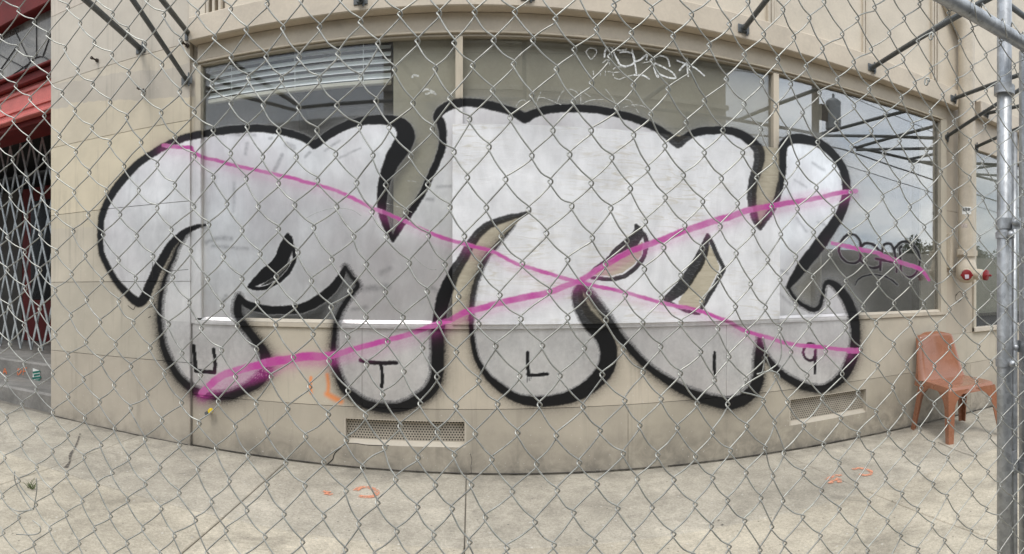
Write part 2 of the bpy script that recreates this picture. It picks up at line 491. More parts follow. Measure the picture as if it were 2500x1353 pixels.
OUT = [(A1, A1w, .12), (A2, A2w, .55), (A3, A3w, .08), (A4, A4w, .55), (A5, A5w, .08), (A6, A6w, .15), (A7, A7w, .15), (A8, A8w, .2), (A9, A9w, .2), (A10, A10w, .25), (A11, A11w, .45), (A12, A12w, .5), (A13, A13w, .4)]
BLACKS = [stroke(a, [v * 1.07 for v in w], 2.8, min(.85, g * 1.5)) for a, w, g in OUT]
BLACKS += [
    stroke([(702, 574), (699, 601), (681, 644), (649, 670), (611, 698)], [12, 34, 36, 32, 14]),
    stroke([(709, 580), (719, 626), (711, 652), (690, 679), (663, 697), (634, 705), (607, 700)], [10, 11, 12, 12, 11, 11, 9]),
    stroke([(1553, 549), (1559, 569), (1541, 592), (1511, 613), (1485, 635), (1455, 655), (1437, 674)], [9, 26, 32, 26, 15, 10, 8]),
    stroke([(1566, 562), (1576, 580), (1578, 601), (1570, 629), (1553, 653), (1526, 673), (1491, 682), (1452, 679), (1437, 675)], [8, 12, 12, 12, 12, 12, 11, 10, 8]),
    stroke([(1727, 573), (1721, 601), (1709, 632), (1686, 670), (1659, 706), (1632, 728)], [10, 22, 29, 30, 30, 22]),
    stroke([(1730, 576), (1738, 592), (1748, 616), (1764, 648)], [9, 11, 12, 12]), stroke([(1764, 648), (1766, 660), (1757, 676), (1739, 709), (1721, 738), (1706, 766)], [12, 13, 12, 12, 11, 9]),
    stroke([(1706, 766), (1686, 762), (1659, 752), (1624, 732)], [9, 10, 10, 10]),
    # throw-up initials U T L I 9
    stroke(T(5, (855, 760), (862, 830), (868, 900), (875, 965)), 10.5, 1.2), stroke(T(5, (872, 965), (950, 975), (1030, 980)), 10.5, 1.2), stroke(T(5, (1030, 975), (1030, 870), (1020, 790)), 10, 1.2),
    stroke(T(6, (475, 880), (560, 897), (660, 902), (770, 900)), 11.5, 1.8), stroke(T(6, (645, 910), (652, 1000), (650, 1095)), 9.5, 1.2),
    stroke(T(7, (95, 818), (96, 910), (100, 1000)), 9.8, 1.2), stroke(T(7, (100, 1000), (180, 1000), (258, 993)), 9.8, 1.2),
    stroke(T(7, (90, 1020), (88, 1078)), 1.8, .8), stroke(T(7, (106, 1020), (109, 1058)), 1.8, .8), stroke(T(7, (120, 1020), (118, 1052)), 1.8, .8),
    stroke(T(7, (1640, 815), (1637, 920), (1641, 1015)), 8.5, 1.2),
    stroke(T(8, (705, 752), (655, 742), (615, 795), (630, 860), (680, 880), (708, 845), (715, 765)), 7.5, 1.0), stroke(T(8, (716, 765), (712, 860), (708, 990)), 7.5, 1.0),
    # the small tag on the right-hand pane
    stroke(T(8, (905, -20), (925, -100), (980, -158), (1040, -153), (1080, -103), (1088, -30), (1085, 35), (1050, 72), (980, 70), (930, 30), (905, -20)), 7.6, 1.4),
    stroke(T(8, (1080, -50), (1130, -88), (1190, -78), (1238, -25), (1258, 10)), 7.6, 1.4),
    stroke(T(8, (1080, 40), (1120, 88), (1180, 115), (1240, 104), (1252, 60)), 7.6, 1.4), stroke(T(8, (1250, 135), (1252, 55), (1212, 42), (1300, 58), (1360, 72)), 7.6, 1.4),
    stroke(T(8, (1255, 20), (1268, -45), (1292, -83), (1340, -75), (1370, -10), (1380, 60), (1382, 150)), 7.6, 1.4),
    stroke(T(8, (1365, -40), (1420, -93), (1480, -98), (1542, -43), (1572, 40), (1566, 120), (1520, 182), (1460, 187), (1422, 150), (1418, 60), (1412, -40), (1425, -60)), 7.6, 1.4),
    stroke(T(8, (1045, 250), (1070, 210), (1120, 182), (1200, 170), (1280, 185), (1340, 215), (1395, 255)), 5.5, 1.0),
]
M1 = T(1, (605, 457), (720, 472), (830, 473)) + T(1, (845, 505), (870, 525), (950, 560), (1050, 580), (1150, 613), (1270, 640), (1400, 668), (1550, 700), (1700, 735)) + T(2, (0, 755), (130, 788), (280, 832), (400, 888), (500, 938), (600, 988), (700, 1022), (800, 1068), (900, 1110), (1000, 1158), (1100, 1200), (1230, 1243), (1400, 1290), (1560, 1332)) + T(7, (0, 80), (150, 125), (300, 173), (420, 208), (530, 236), (700, 274), (850, 306), (1000, 346), (1150, 390), (1300, 428), (1450, 452), (1550, 482), (1650, 520), (1759, 562)) + T(8, (100, 622), (250, 672), (350, 700), (450, 731), (600, 758), (750, 768), (900, 788), (990, 796))
M2 = T(5, (925, 1150), (1000, 1075), (1100, 1003), (1200, 968), (1350, 930), (1500, 892), (1650, 872), (1759, 850)) + T(6, (80, 848), (150, 850), (280, 828), (400, 792), (550, 752), (700, 712), (850, 672), (950, 638), (1050, 600), (1150, 570), (1230, 540), (1320, 490), (1450, 455), (1600, 412), (1759, 375)) + T(7, (120, 350), (250, 325), (400, 268), (520, 225), (600, 180), (700, 115), (850, 30)) + T(3, (950, 1330), (1080, 1282), (1250, 1218), (1400, 1160), (1550, 1112), (1700, 1062)) + T(4, (0, 1050), (130, 1000), (250, 975), (350, 960), (450, 938), (600, 915), (750, 888), (900, 852), (1050, 832))
M3 = T(4, (855, 1265), (950, 1286), (1100, 1320), (1220, 1346)) + T(8, (1280, 22), (1350, 42), (1460, 85), (1560, 115), (1610, 150), (1652, 215))
MAGS = [stroke(M1, [10, 9, 9, 9.5, 10, 9.5, 9.5, 9.5, 10, 10], 1.2, .22), stroke(T(8, (985, 797), (1060, 800)), 14, 1.2, 0.0),
        stroke(M2, [18, 20, 22, 22, 15, 14, 14, 16, 17, 16, 15, 15, 17, 17, 15, 13, 11], 2.6, .30), stroke(M3, [10, 11, 12, 11, 7], .9, .10)]
HAZE = [(stroke(T(5, (930, 1170), (1050, 1080), (1250, 1010), (1450, 960), (1600, 910)), [26, 40, 46, 40, 30], 14.0), .5),
        (stroke(T(5, (1550, 900), (1759, 880)) + T(6, (100, 875), (250, 865), (420, 830)), 34, 14.0), .45),
        (stroke(T(6, (400, 850), (700, 780), (950, 700)), 34, 16.0), .22), (stroke(T(4, (430, 930), (620, 880), (800, 860)), 20, 12.0), .3)]
ORANGE = [stroke([(759, 922), (758, 942), (760, 960)], 7, 2.6), stroke([(799, 915), (802, 940), (800, 962)], 8, 4.5), stroke([(799, 962), (812, 970), (832, 980)], 13, 6.0)]
BUFF = np.array([(110, 266), (150, 264), (166, 262), (172, 251), (235, 247), (300, 243), (340, 246), (380, 240), (475, 236), (475, 530), (420, 532), (410, 545), (300, 548), (200, 556), (110, 560)], float)
GREYB = np.array([(110, 206), (180, 199), (300, 176), (420, 168), (475, 150), (475, 236), (380, 240), (340, 246), (300, 243), (235, 247), (172, 251), (166, 262), (110, 266)], float)
SMUDGE = [stroke(T(1, (1298, 440), (1285, 530)), 7, 4), stroke(T(1, (1585, 535), (1520, 670)), 9, 4), stroke(T(1, (1625, 450), (1680, 475)), 14, 4), stroke(T(1, (1480, 400), (1500, 395)), 6, 4), stroke(T(1, (1190, 770), (1185, 1000)), 5, 6), stroke(T(1, (960, 1260), (1060, 1225), (1160, 1225)), 9, 6), stroke(T(1, (1010, 1290), (1300, 1310)), 6, 6), stroke(T(1, (1150, 365), (1360, 372)), 6, 5),
          stroke(T(2, (180, 500), (300, 420)), 5, 4), stroke(T(2, (300, 560), (470, 480)), 4, 4), stroke(T(2, (20, 550), (55, 515)), 7, 3), stroke(T(2, (1110, 800), (1220, 795)), 6, 5), stroke(T(2, (1020, 900), (1070, 905)), 8, 5),
          stroke(T(4, (690, 600), (780, 660)), 6, 5), stroke(T(4, (540, 740), (640, 800)), 4, 5), stroke(T(4, (560, 1060), (640, 1170)), 5, 5), stroke(T(4, (730, 1090), (830, 1130)), 4, 4),
          stroke(T(6, (500, 290), (700, 270)), 14, 8), stroke(T(6, (400, 460), (520, 440)), 8, 6), stroke(T(6, (1070, 280), (1130, 330)), 10, 6), stroke(T(6, (640, 160), (720, 120)), 8, 8), stroke(T(5, (1100, 390), (1125, 350)), 9, 5),
          stroke(T(8, (440, 140), (480, 160)), 8, 4), stroke(T(8, (420, 330), (520, 420)), 5, 5)]
def path(*segs):
    return np.vstack([catmull(s, 4) for s in segs])
SILVER = path(A1, A2, A3, A4, A5, A13[::-1], A12[::-1], A11[::-1], A10[::-1], A9[::-1], A8[::-1], A7[::-1], A6[::-1])
HOLES = [np.array(T(5, (1655, 30), (1640, 110), (1570, 195), (1490, 245), (1400, 268), (1500, 180), (1600, 90))),
         np.array([(1570, 590), (1566, 622), (1548, 646), (1522, 665), (1490, 674), (1450, 672), (1485, 640), (1530, 612)]),
         np.array([(1732, 596), (1745, 620), (1757, 654), (1735, 700), (1715, 738), (1702, 760), (1655, 742), (1680, 695), (1712, 640)])]
DRIPS_CLIP = None
def inside(poly, x, y):
    r = np.zeros(len(x), bool)
    n = len(poly)
    for i in range(n):
        x0, y0 = poly[i]; x1, y1 = poly[(i + 1) % n]
        if y0 == y1:
            continue
        lo, hi = min(y0, y1), max(y0, y1)
        k = np.nonzero((y >= lo) & (y < hi))[0]
        if len(k):
            t = x0 + (y[k] - y0) * (x1 - x0) / (y1 - y0)
            r[k] ^= t > x[k]
    return r
def cover(st, x, y, glow_dy=0.0, glow_len=13.0):
    q, soft, glow = st
    res = np.zeros(len(x))
    pad = soft + (glow_len * 3.5 if glow else 1) + 24
    for shift, amt in ((0.0, 1.0), (glow_dy, glow)):
        if amt == 0:
            continue
        best = np.full(len(x), 1e3)
        for a, b in zip(q[:-1], q[1:]):
            ax, ay, aw = a; bx, by, bw = b
            ay += shift; by += shift
            k = np.nonzero((x > min(ax, bx) - pad) & (x < max(ax, bx) + pad) & (y > min(ay, by) - pad) & (y < max(ay, by) + pad))[0]
            if not len(k):
                continue
            dx, dy = bx - ax, by - ay
            l2 = dx * dx + dy * dy + 1e-9
            t = np.clip(((x[k] - ax) * dx + (y[k] - ay) * dy) / l2, 0, 1)
            d = np.hypot(x[k] - ax - t * dx, y[k] - ay - t * dy) - .5 * (aw + t * (bw - aw))
            best[k] = np.minimum(best[k], d)
        if shift == 0 and amt == 1.0:
            s = np.clip((soft - best) / (2 * soft), 0, 1)
            res = np.maximum(res, s * s * (3 - 2 * s))
            if glow and glow_dy == 0.0:
                res = np.maximum(res, glow * np.exp(-np.maximum(best, 0) / glow_len))
        elif glow_dy:
            res = np.maximum(res, amt * np.exp(-np.maximum(best, 0) / glow_len))
    return res
def wob(x, y, s, ph):
    return np.sin(x * s + ph) * np.cos(y * s * 1.31 - ph) + .6 * np.sin(x * s * 2.7 - y * s * 1.9 + ph * 2)
def mural(X, Y, Z):
    px, py = proj(X, Y, Z)
    x = px + .45 * wob(px, py, .21, 1.3) + .5 * wob(px, py, .055, .4)
    y = py + .45 * wob(px, py, .19, 4.0) + .5 * wob(px, py, .06, 2.1)
    live = (px > 200) & (px < 2330) & (py > 215) & (py < 1070)
    col = np.zeros((len(x), 4))
    k = np.nonzero(live)[0]
    if len(k) == 0:
        return col
    xs, ys = x[k], y[k]
    s = inside(SILVER, xs, ys)
    for h in HOLES:
        s &= ~inside(h, xs, ys)
    S = s.astype(float)
    K = np.zeros(len(k)); M = np.zeros(len(k)); D = np.zeros(len(k))
    gx = 1.0 + .25 * wob(xs, ys, .08, .7)
    for st in BLACKS:
        q = st[0]
        if q[:, 0].max() < xs.min() - 60 or q[:, 0].min() > xs.max() + 60:
            continue
        c = cover(st, xs, ys)
        # overspray only falls on the outside of the outline
        c = np.where(s & (c < .6), np.where(c > .5, c, c * .25), c)
        K = np.maximum(K, c)
    grain = RNG.random(len(k))
    for st in MAGS:
        q = st[0]
        if q[:, 0].max() < xs.min() - 60 or q[:, 0].min() > xs.max() + 60:
            continue
        M = np.maximum(M, cover(st, xs, ys, 11.0, 10.0))
    M = np.where(M < .5, M * (.75 + .5 * grain), M)
    for st, amt in HAZE:
        M = np.maximum(M, amt * cover(st, xs, ys) * (.7 + .6 * grain))
    M = np.where(M > .5, M * np.clip(.9 + .10 * wob(xs, ys, .035, .9) + .08 * (grain - .5), .8, 1), M)
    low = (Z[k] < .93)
    D = np.where(low, .25 + .06 * wob(xs, ys, .02, 1.1), 0.0)  # silver set darker everywhere below the window; smudge strokes join next
    for st in SMUDGE:
        D = np.maximum(D, .55 * cover(st, xs, ys))
    K = np.where((K > .04) & (K < .8), np.clip(K * (.72 + .56 * grain), 0, 1), K)
    col[k, 0] = S; col[k, 1] = np.minimum(K, 1) * (1 - np.where(M > .55, .86 * M, M * .1)); col[k, 2] = np.minimum(M, 1) * .93; col[k, 3] = D
    return col

def marks(X, Y, Z):
    px, py = proj(X, Y, Z)
    col = np.zeros((len(px), 4)); col[:, 3] = 1
    x = px + 1.5 * wob(px, py, .11, .3); y = py + 1.5 * wob(px, py, .09, 1.9)
    for st in ORANGE:
        col[:, 0] = np.maximum(col[:, 0], cover(st, px, py))
    if px.min() < 480:
        col[:, 1] = inside(BUFF, x, y); col[:, 2] = inside(GREYB, x, y)
    return col
def sheet(name, x0, x1, z0, z1, y, mat, parent, depth=.03, step_px=2.3, step_z=.0052, color=None, yfun=None, holes=()):
    """A slab whose front is a fine grid that carries the mural; sides and back are plain."""
    t0, t1 = math.atan2(x0, y), math.atan2(x1, y)
    nx = max(2, int((t1 - t0) * F / step_px) + 1)
    xs = np.tan(np.linspace(t0, t1, nx)) * y
    zs = np.linspace(z0, z1, max(2, int((z1 - z0) / step_z) + 1))
    for a, b, c, d in holes:
        for v in (a, b):
            xs[np.argmin(abs(xs - v))] = v
        for v in (c, d):
            zs[np.argmin(abs(zs - v))] = v
    XX, ZZ = np.meshgrid(xs, zs)
    X = XX.ravel(); Z = ZZ.ravel()
    Y = np.full(len(X), y) if yfun is None else yfun(X, Z)
    nx, nz_ = len(xs), len(zs)
    I = np.arange(nx * nz_).reshape(nz_, nx)
    quads = np.stack([I[:-1, :-1], I[:-1, 1:], I[1:, 1:], I[1:, :-1]], -1)
    keep = np.ones(quads.shape[:2], bool)
    cx, cz = (XX[:-1, :-1] + XX[1:, 1:]) / 2, (ZZ[:-1, :-1] + ZZ[1:, 1:]) / 2
    for a, b, c, d in holes:
        keep &= ~((cx > a) & (cx < b) & (cz > c) & (cz < d))
    quads = quads[keep]
    per = np.concatenate([I[0, :], I[1:, -1], I[-1, -2::-1], I[-2:0:-1, 0]])
    nb = len(X)
    bv = np.column_stack([X[per], np.full(len(per), y + depth), Z[per]])
    co = np.vstack([np.column_stack([X, Y, Z]), bv])
    bi = nb + np.arange(len(per))
    side = np.stack([np.roll(per, -1), per, bi, np.roll(bi, -1)], -1)
    me = bpy.data.meshes.new(name)
    quads = np.vstack([quads, side])
    nq = len(quads)
    nl = nq * 4 + (len(per) if not holes else 0)
    me.vertices.add(len(co)); me.vertices.foreach_set('co', co.ravel())
    me.loops.add(nl)
    li = quads.ravel()
    ls = np.arange(nq) * 4
    if not holes:
        li = np.concatenate([li, bi[::-1]]); ls = np.append(ls, nq * 4)
    me.loops.foreach_set('vertex_index', li.astype(np.int32))
    me.polygons.add(len(ls)); me.polygons.foreach_set('loop_start', ls.astype(np.int32))
    me.update(calc_edges=True)
    me.polygons.foreach_set('use_smooth', [False] * len(me.polygons))
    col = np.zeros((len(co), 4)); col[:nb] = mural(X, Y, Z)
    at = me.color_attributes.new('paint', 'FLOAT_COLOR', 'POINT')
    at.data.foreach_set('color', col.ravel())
    if mat is M_WALL:
        col = np.zeros((len(co), 4)); col[:nb] = marks(X, Y, Z)
        at = me.color_attributes.new('marks', 'FLOAT_COLOR', 'POINT')
        at.data.foreach_set('color', col.ravel())
    return link(name, me, mat, parent, color)

# ------------------------------------------------------------------ ground
def sloped(x, z=0.0):
    return G(x) + z
road = MB(); road.add([(-400, -400, G(-400) - .17), (400, -400, G(400) - .17), (400, 400, G(400) - .17), (-400, 400, G(-400) - .17)], [(0, 1, 2, 3)])
M_ROAD = simple('asphalt', (.07, .07, .072), .85, var=.3, scale=1.5, fine=90)
structure(road.build('road', M_ROAD))
def concrete(name):
    m, nt, p = newmat(name)
    co = coords(nt, rnd=False)
    oi = N(nt, 'ShaderNodeObjectInfo')
    big = noise(nt, co, 1.3, 7, .6, .4)
    mid = noise(nt, co, 6.5, 8, .68, .5)
    c = mixc(nt, 1.0, oi.outputs['Color'], ramp(nt, big, .3, .7, .72, 1.16), 'MULTIPLY')
    c = mixc(nt, 1.0, c, ramp(nt, mid, .3, .7, .80, 1.15), 'MULTIPLY')
    sand = noise(nt, co, 210, 3, .6)
    c = mixc(nt, 1.0, c, ramp(nt, sand, .3, .7, .80, 1.18), 'MULTIPLY')
    grit = noise(nt, co, 70, 4, .7)
    c = mixc(nt, 1.0, c, ramp(nt, grit, .32, .68, .80, 1.17), 'MULTIPLY')
    dk = noise(nt, co, 2.8, 9, .74, 1.0)
    c = mixc(nt, ramp(nt, dk, .53, .74, 0, .6), c, (.11, .10, .085))
    pale = noise(nt, co, 8.0, 8, .75, 1.4)
    c = mixc(nt, ramp(nt, pale, .655, .70, 0, .55), c, (.60, .57, .50))
    spk = N(nt, 'ShaderNodeTexVoronoi', i_Scale=26.0); L(nt, co, spk.inputs['Vector'])
    rs = N(nt, 'ShaderNodeSeparateColor'); L(nt, spk.outputs['Color'], rs.inputs[0])
    dot = math_(nt, 'MULTIPLY', ramp(nt, spk.outputs['Distance'], .10, .16, 1, 0), math_(nt, 'GREATER_THAN', rs.outputs[0], .80))
    c = mixc(nt, math_(nt, 'MULTIPLY', dot, .6), c, (.045, .042, .04))
    dot2 = math_(nt, 'MULTIPLY', ramp(nt, spk.outputs['Distance'], .10, .2, 1, 0), math_(nt, 'LESS_THAN', rs.outputs[1], .16))
    c = mixc(nt, math_(nt, 'MULTIPLY', dot2, .55), c, (.62, .6, .55))
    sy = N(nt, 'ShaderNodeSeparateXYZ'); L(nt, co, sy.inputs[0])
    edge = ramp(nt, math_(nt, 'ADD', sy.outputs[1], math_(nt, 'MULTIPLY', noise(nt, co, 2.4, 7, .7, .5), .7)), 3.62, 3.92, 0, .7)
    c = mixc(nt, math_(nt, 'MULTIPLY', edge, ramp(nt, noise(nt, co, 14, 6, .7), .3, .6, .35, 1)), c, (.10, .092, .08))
    L(nt, c, p.inputs['Base Color'])
    p.inputs['Roughness'].default_value = .82
    p.inputs['Specular IOR Level'].default_value = .3
    bump(nt, p, mixf(nt, .5, sand, mid), .35, .004)
    return m
M_CONC = concrete('worn_concrete')
walk = MB()
walk.add([(x, y, G(x) + dz) for dz in (-.17, -.012) for y in (.0, 3.62) for x in (-16, 16)],
         [(0, 2, 3, 1), (4, 5, 7, 6), (0, 1, 5, 4), (2, 6, 7, 3), (0, 4, 6, 2), (1, 3, 7, 5)])
M_JOINT = simple('joint_grit', (.17, .155, .13), .95, var=.3, scale=8)
walk_o = structure(walk.build('pavement', M_JOINT))
XL = [-16, -8.6, -6.1, -3.6, -2.38, -1.2, -.03, 2.18, 4.45, 6.7, 9, 16]
YL = [.15, 1.3, 2.5, 3.478]
for i in range(len(XL) - 1):
    for j in range(len(YL) - 1):
        g = random.uniform(.0016, .0034)
        x0, x1, y0, y1 = XL[i] + g, XL[i + 1] - g, YL[j] + g, YL[j + 1] - g
        dz = random.uniform(-.002, .002)
        s = MB().box(x0, x1, y0, y1, -.012, dz, b=.004, shear=SLOPE)
        t = random.uniform(.92, 1.06)
        cc = (.43, .392, .322) if j == 2 else (.47, .422, .335)
        s.build('slab', M_CONC, walk_o, color=tuple(v * t for v in cc))
kerb = MB().box(-16, 16, -.005, .146, -.17, .0, b=.012, shear=SLOPE)
structure(kerb.build('kerb', M_CONC, color=(.30, .285, .25)))

# ------------------------------------------------------------------ the beige building
BEIGE = (.53, .465, .375)
bld = thing('building', (1.0, 3.6, 0), 'beige painted commercial building with wide graffiti-covered window and pilaster', 'building')
GB = MB()   # solid core behind the facing, with the room left open
def shade(c, k):
    return tuple(v * k for v in c)
# facing panels of the pilaster (courses about 0.58 m high)
PZ = [-.12, .634, 1.222, 1.80, 2.383, 2.938, 3.52, 5.2]
PCOL = [(.415, .37, .305), (.43, .39, .32), (.50, .45, .365), (.575, .51, .40), (.545, .485, .39), (.525, .475, .40), (.57, .505, .425)]
for i in range(7):
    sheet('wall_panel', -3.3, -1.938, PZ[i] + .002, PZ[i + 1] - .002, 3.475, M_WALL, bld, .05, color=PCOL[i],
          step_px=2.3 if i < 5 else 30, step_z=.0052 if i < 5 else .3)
# panels under the window; the lower course has two vent openings
V1, V2 = (-.82, -.03, .165, .332), (2.27, 3.05, .132, .332)
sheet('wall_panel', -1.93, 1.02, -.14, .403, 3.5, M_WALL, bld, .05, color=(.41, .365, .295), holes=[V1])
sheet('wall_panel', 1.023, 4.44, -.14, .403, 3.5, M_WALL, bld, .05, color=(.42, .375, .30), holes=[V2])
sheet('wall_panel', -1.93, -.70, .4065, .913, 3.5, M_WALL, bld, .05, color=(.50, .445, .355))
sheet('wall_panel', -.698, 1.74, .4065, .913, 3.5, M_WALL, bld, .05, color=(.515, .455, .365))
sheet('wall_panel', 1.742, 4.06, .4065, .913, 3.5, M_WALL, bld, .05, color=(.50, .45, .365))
for z0, z1, k in ((.4065, .715, 1.0),):
    sheet('wall_panel', 4.062, 7.2, z0, z1, 3.5, M_WALL, bld, .05, color=(.50, .45, .365), step_px=8, step_z=.04)
sheet('wall_panel', 4.443, 7.2, -.22, .403, 3.5, M_WALL, bld, .05, color=(.46, .41, .335), step_px=8, step_z=.04)
for z0, z1 in ((.717, 1.33), (1.333, 1.92), (1.923, 2.50), (2.503, 2.918)):
    sheet('wall_panel', 4.062, 4.47, z0, z1, 3.5, M_WALL, bld, .05, color=shade(BEIGE, random.uniform(.92, 1.0)), step_px=8, step_z=.04)
# upper wall: fascia, panels and battens
MB().box(-1.915, 4.19, 3.41, 3.56, 2.92, 3.088, b=.006).build('fascia', M_TRIM, bld, color=(.57, .495, .395))
MB().box(4.50, 7.4, 3.41, 3.56, 2.92, 3.088, b=.006).build('fascia', M_TRIM, bld, color=(.56, .49, .40))
for x0, x1 in ((-1.93, -1.80), (-1.66, 2.05), (2.13, 2.965), (3.02, 3.80), (3.90, 4.46), (4.463, 9.4)):
    MB().box(x0, x1, 3.47 if x0 > -1.7 else 3.45, 3.56, 3.09, 5.2, b=.003).build('upper_panel', M_TRIM, bld, color=shade((.63, .56, .455), random.uniform(.96, 1.03)))
for x in (-1.78, -1.73, -1.68, 2.062, 2.092, 2.116, 2.975, 3.005, 3.812, 3.845, 3.88):
    MB().box(x - .012, x + .010, 3.440 + .01 * math.sin(x * 9), 3.55, 3.09, 5.2, b=.003).build('batten', M_TRIM, bld, color=(.55, .485, .39))
MB().box(-3.3, 9.4, 3.56, 3.66, 2.93, 5.2).build('upper_wall', M_TRIM, bld, color=(.45, .4, .33))
MB().box(-3.3, 7.4, 3.555, 3.70, -.3, .90).build('core_wall', M_DARK, bld)
MB().box(-3.3, -1.90, 3.53, 5.9, -.3, 4.1).build('side_wall', M_TRIM, bld, color=(.4, .36, .3))
MB().box(3.99, 4.47, 3.555, 3.9, .9, 2.93).build('pier', M_DARK, bld)
# header over the glass, with stepped trim
MB().box(-1.885, 4.06, 3.492, 3.56, 2.803, 2.918, b=.003).build('header', M_TRIM, bld, color=(.52, .455, .36))
MB().box(-1.88, 4.00, 3.482, 3.545, 2.784, 2.801, b=.003).build('trim_strip', M_TRIM, bld, color=(.47, .41, .32))
MB().box(-1.88, 4.00, 3.498, 3.545, 2.768, 2.783, b=.002).build('trim_strip', M_TRIM, bld, color=(.40, .35, .275))
# ---- the wide window
win = sheet('window', -1.90, -1.858, .958, 2.766, 3.49, M_WALL, bld, .06, color=(.52, .465, .37), step_px=1.5)
win['label'] = 'wide three-pane shop window sprayed with silver graffiti'
sheet('jamb', -1.9365, -1.9015, .917, 2.80, 3.492, M_WALL, win, .05, color=(.44, .39, .315), step_px=1.5)
sheet('jamb', 3.972, 4.055, .92, 2.80, 3.488, M_WALL, win, .06, color=(.52, .47, .38))
sheet('bottom_rail', -1.90, 4.055, .915, .944, 3.486, M_WALL, win, .06, color=(.52, .46, .37), step_z=.004)
sheet('sill', -1.857, 3.971, .9455, .966, 3.49, M_WALL, win, .06, color=(.56, .50, .41), step_z=.003, yfun=lambda X, Z: 3.492 + (Z - .9455) * 1.9)
sheet('mullion', -.0985, -.052, .967, 2.766, 3.494, M_WALL, win, .06, color=(.55, .48, .375))
sheet('mullion', 2.129, 2.176, .967, 2.766, 3.494, M_WALL, win, .06, color=(.57, .50, .40))
sheet('pane', -1.857, -.099, .967, 2.766, 3.53, M_PANE_L, win, .006)
sheet('pane', -.0515, 2.1285, .967, 2.766, 3.531, M_PANE, win, .006, step_px=3)
sheet('pane', 2.1765, 3.9715, .967, 2.766, 3.53, M_PANE_R, win, .006)
# ---- plywood sheet screwed over the lower part of the middle pane
ply = sheet('plywood_board', -.117, 2.172, .944, 2.206, 3.474, M_WOOD, None, .011, yfun=lambda X, Z: 3.474 + .0015 * np.sin(X * 3.1) + .001 * np.sin(Z * 7))
tag(ply, 'weathered plywood board painted silver, fixed over the middle of the shop window', 'board')
# ---- room behind
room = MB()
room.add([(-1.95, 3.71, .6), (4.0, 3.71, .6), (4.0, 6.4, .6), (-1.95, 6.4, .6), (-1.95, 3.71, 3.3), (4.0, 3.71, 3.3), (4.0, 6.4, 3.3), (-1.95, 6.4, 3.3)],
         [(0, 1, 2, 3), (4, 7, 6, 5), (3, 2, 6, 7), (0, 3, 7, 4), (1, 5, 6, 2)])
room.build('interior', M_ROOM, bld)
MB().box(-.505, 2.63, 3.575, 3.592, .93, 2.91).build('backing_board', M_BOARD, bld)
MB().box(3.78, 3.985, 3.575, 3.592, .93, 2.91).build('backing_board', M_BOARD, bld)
# ---- second window beyond the standpipe
w2 = MB().box(4.475, 4.515, 3.48, 3.56, .72, 2.60, b=.003).build('window', M_TRIM, bld, color=(.52, .47, .38))
w2['label'] = 'plain window beside the standpipe with a yellow spot'
MB().box(4.475, 7.2, 3.47, 3.56, .717, .765, b=.004).build('sill', M_TRIM, w2, color=(.56, .50, .42))
MB().box(4.475, 7.2, 3.49, 3.56, 2.60, 2.918, b=.004).build('head', M_TRIM, w2, color=(.53, .46, .37))
MB().box(4.516, 7.2, 3.526, 3.533, .766, 2.599).build('pane', M_GLASS, w2)
MB().box(4.48, 7.2, 3.60, 3.615, .73, 2.91).build('backing_board', simple('pale_backing', (.33, .33, .27), .8, var=.1), bld)
# ---- vents: recessed perforated plates
def perforated():
    m, nt, p = newmat('perforated_plate')
    co = coords(nt, rnd=False)
    sx = N(nt, 'ShaderNodeSeparateXYZ'); L(nt, co, sx.inputs[0])
    PIT = .0185
    row = math_(nt, 'DIVIDE', sx.outputs[2], PIT * .866)
    ri = math_(nt, 'FLOOR', row)
    off = math_(nt, 'MULTIPLY', math_(nt, 'MODULO', math_(nt, 'ABSOLUTE', ri), 2.0), .5)
    cx = math_(nt, 'SUBTRACT', math_(nt, 'FRACT', math_(nt, 'ADD', math_(nt, 'DIVIDE', sx.outputs[0], PIT), off)), .5)
    cz = math_(nt, 'MULTIPLY', math_(nt, 'SUBTRACT', math_(nt, 'FRACT', row), .5), .866)
    d = math_(nt, 'SQRT', math_(nt, 'ADD', math_(nt, 'MULTIPLY', cx, cx), math_(nt, 'MULTIPLY', cz, cz)))
    hole = math_(nt, 'LESS_THAN', d, .27)
    n1 = noise(nt, co, 9, 6, .6)
    c = mixc(nt, ramp(nt, n1, .35, .7), (.40, .36, .30), (.30, .27, .22))
    L(nt, c, p.inputs['Base Color']); p.inputs['Roughness'].default_value = .6
    tr = N(nt, 'ShaderNodeBsdfTransparent')
    ms = N(nt, 'ShaderNodeMixShader')
    L(nt, hole, ms.inputs[0]); L(nt, p.outputs[0], ms.inputs[1]); L(nt, tr.outputs[0], ms.inputs[2])
    L(nt, ms.outputs[0], nt.nodes['Material Output'].inputs[0])
    return m
M_PERF = perforated()
for (a, b, c, d), lab in ((V1, 'long perforated vent low under the plywood board'), (V2, 'shorter perforated vent low near the chair')):
    fr = MB()
    e = .012
    fr.box(a - .004, a + e, 3.5005, 3.556, c - .004, d + .004); fr.box(b - e, b + .004, 3.5005, 3.556, c - .004, d + .004)
    fr.box(a + e, b - e, 3.5005, 3.556, d - .006, d + .004)
    fr.add([(a + e, 3.502, c - .002), (b - e, 3.502, c - .002), (b - e, 3.548, c + .028), (a + e, 3.548, c + .028)], [(0, 1, 2, 3)])
    v = fr.build('vent', M_TRIM, bld, color=(.44, .395, .325)); v['label'] = lab
    MB().box(a + e, b - e, 3.542, 3.5445, c + .02, d - .006).build('grille', M_PERF, v)
    MB().box(a, b, 3.5535, 3.5545, c, d).build('vent_cavity', M_DARK, v)
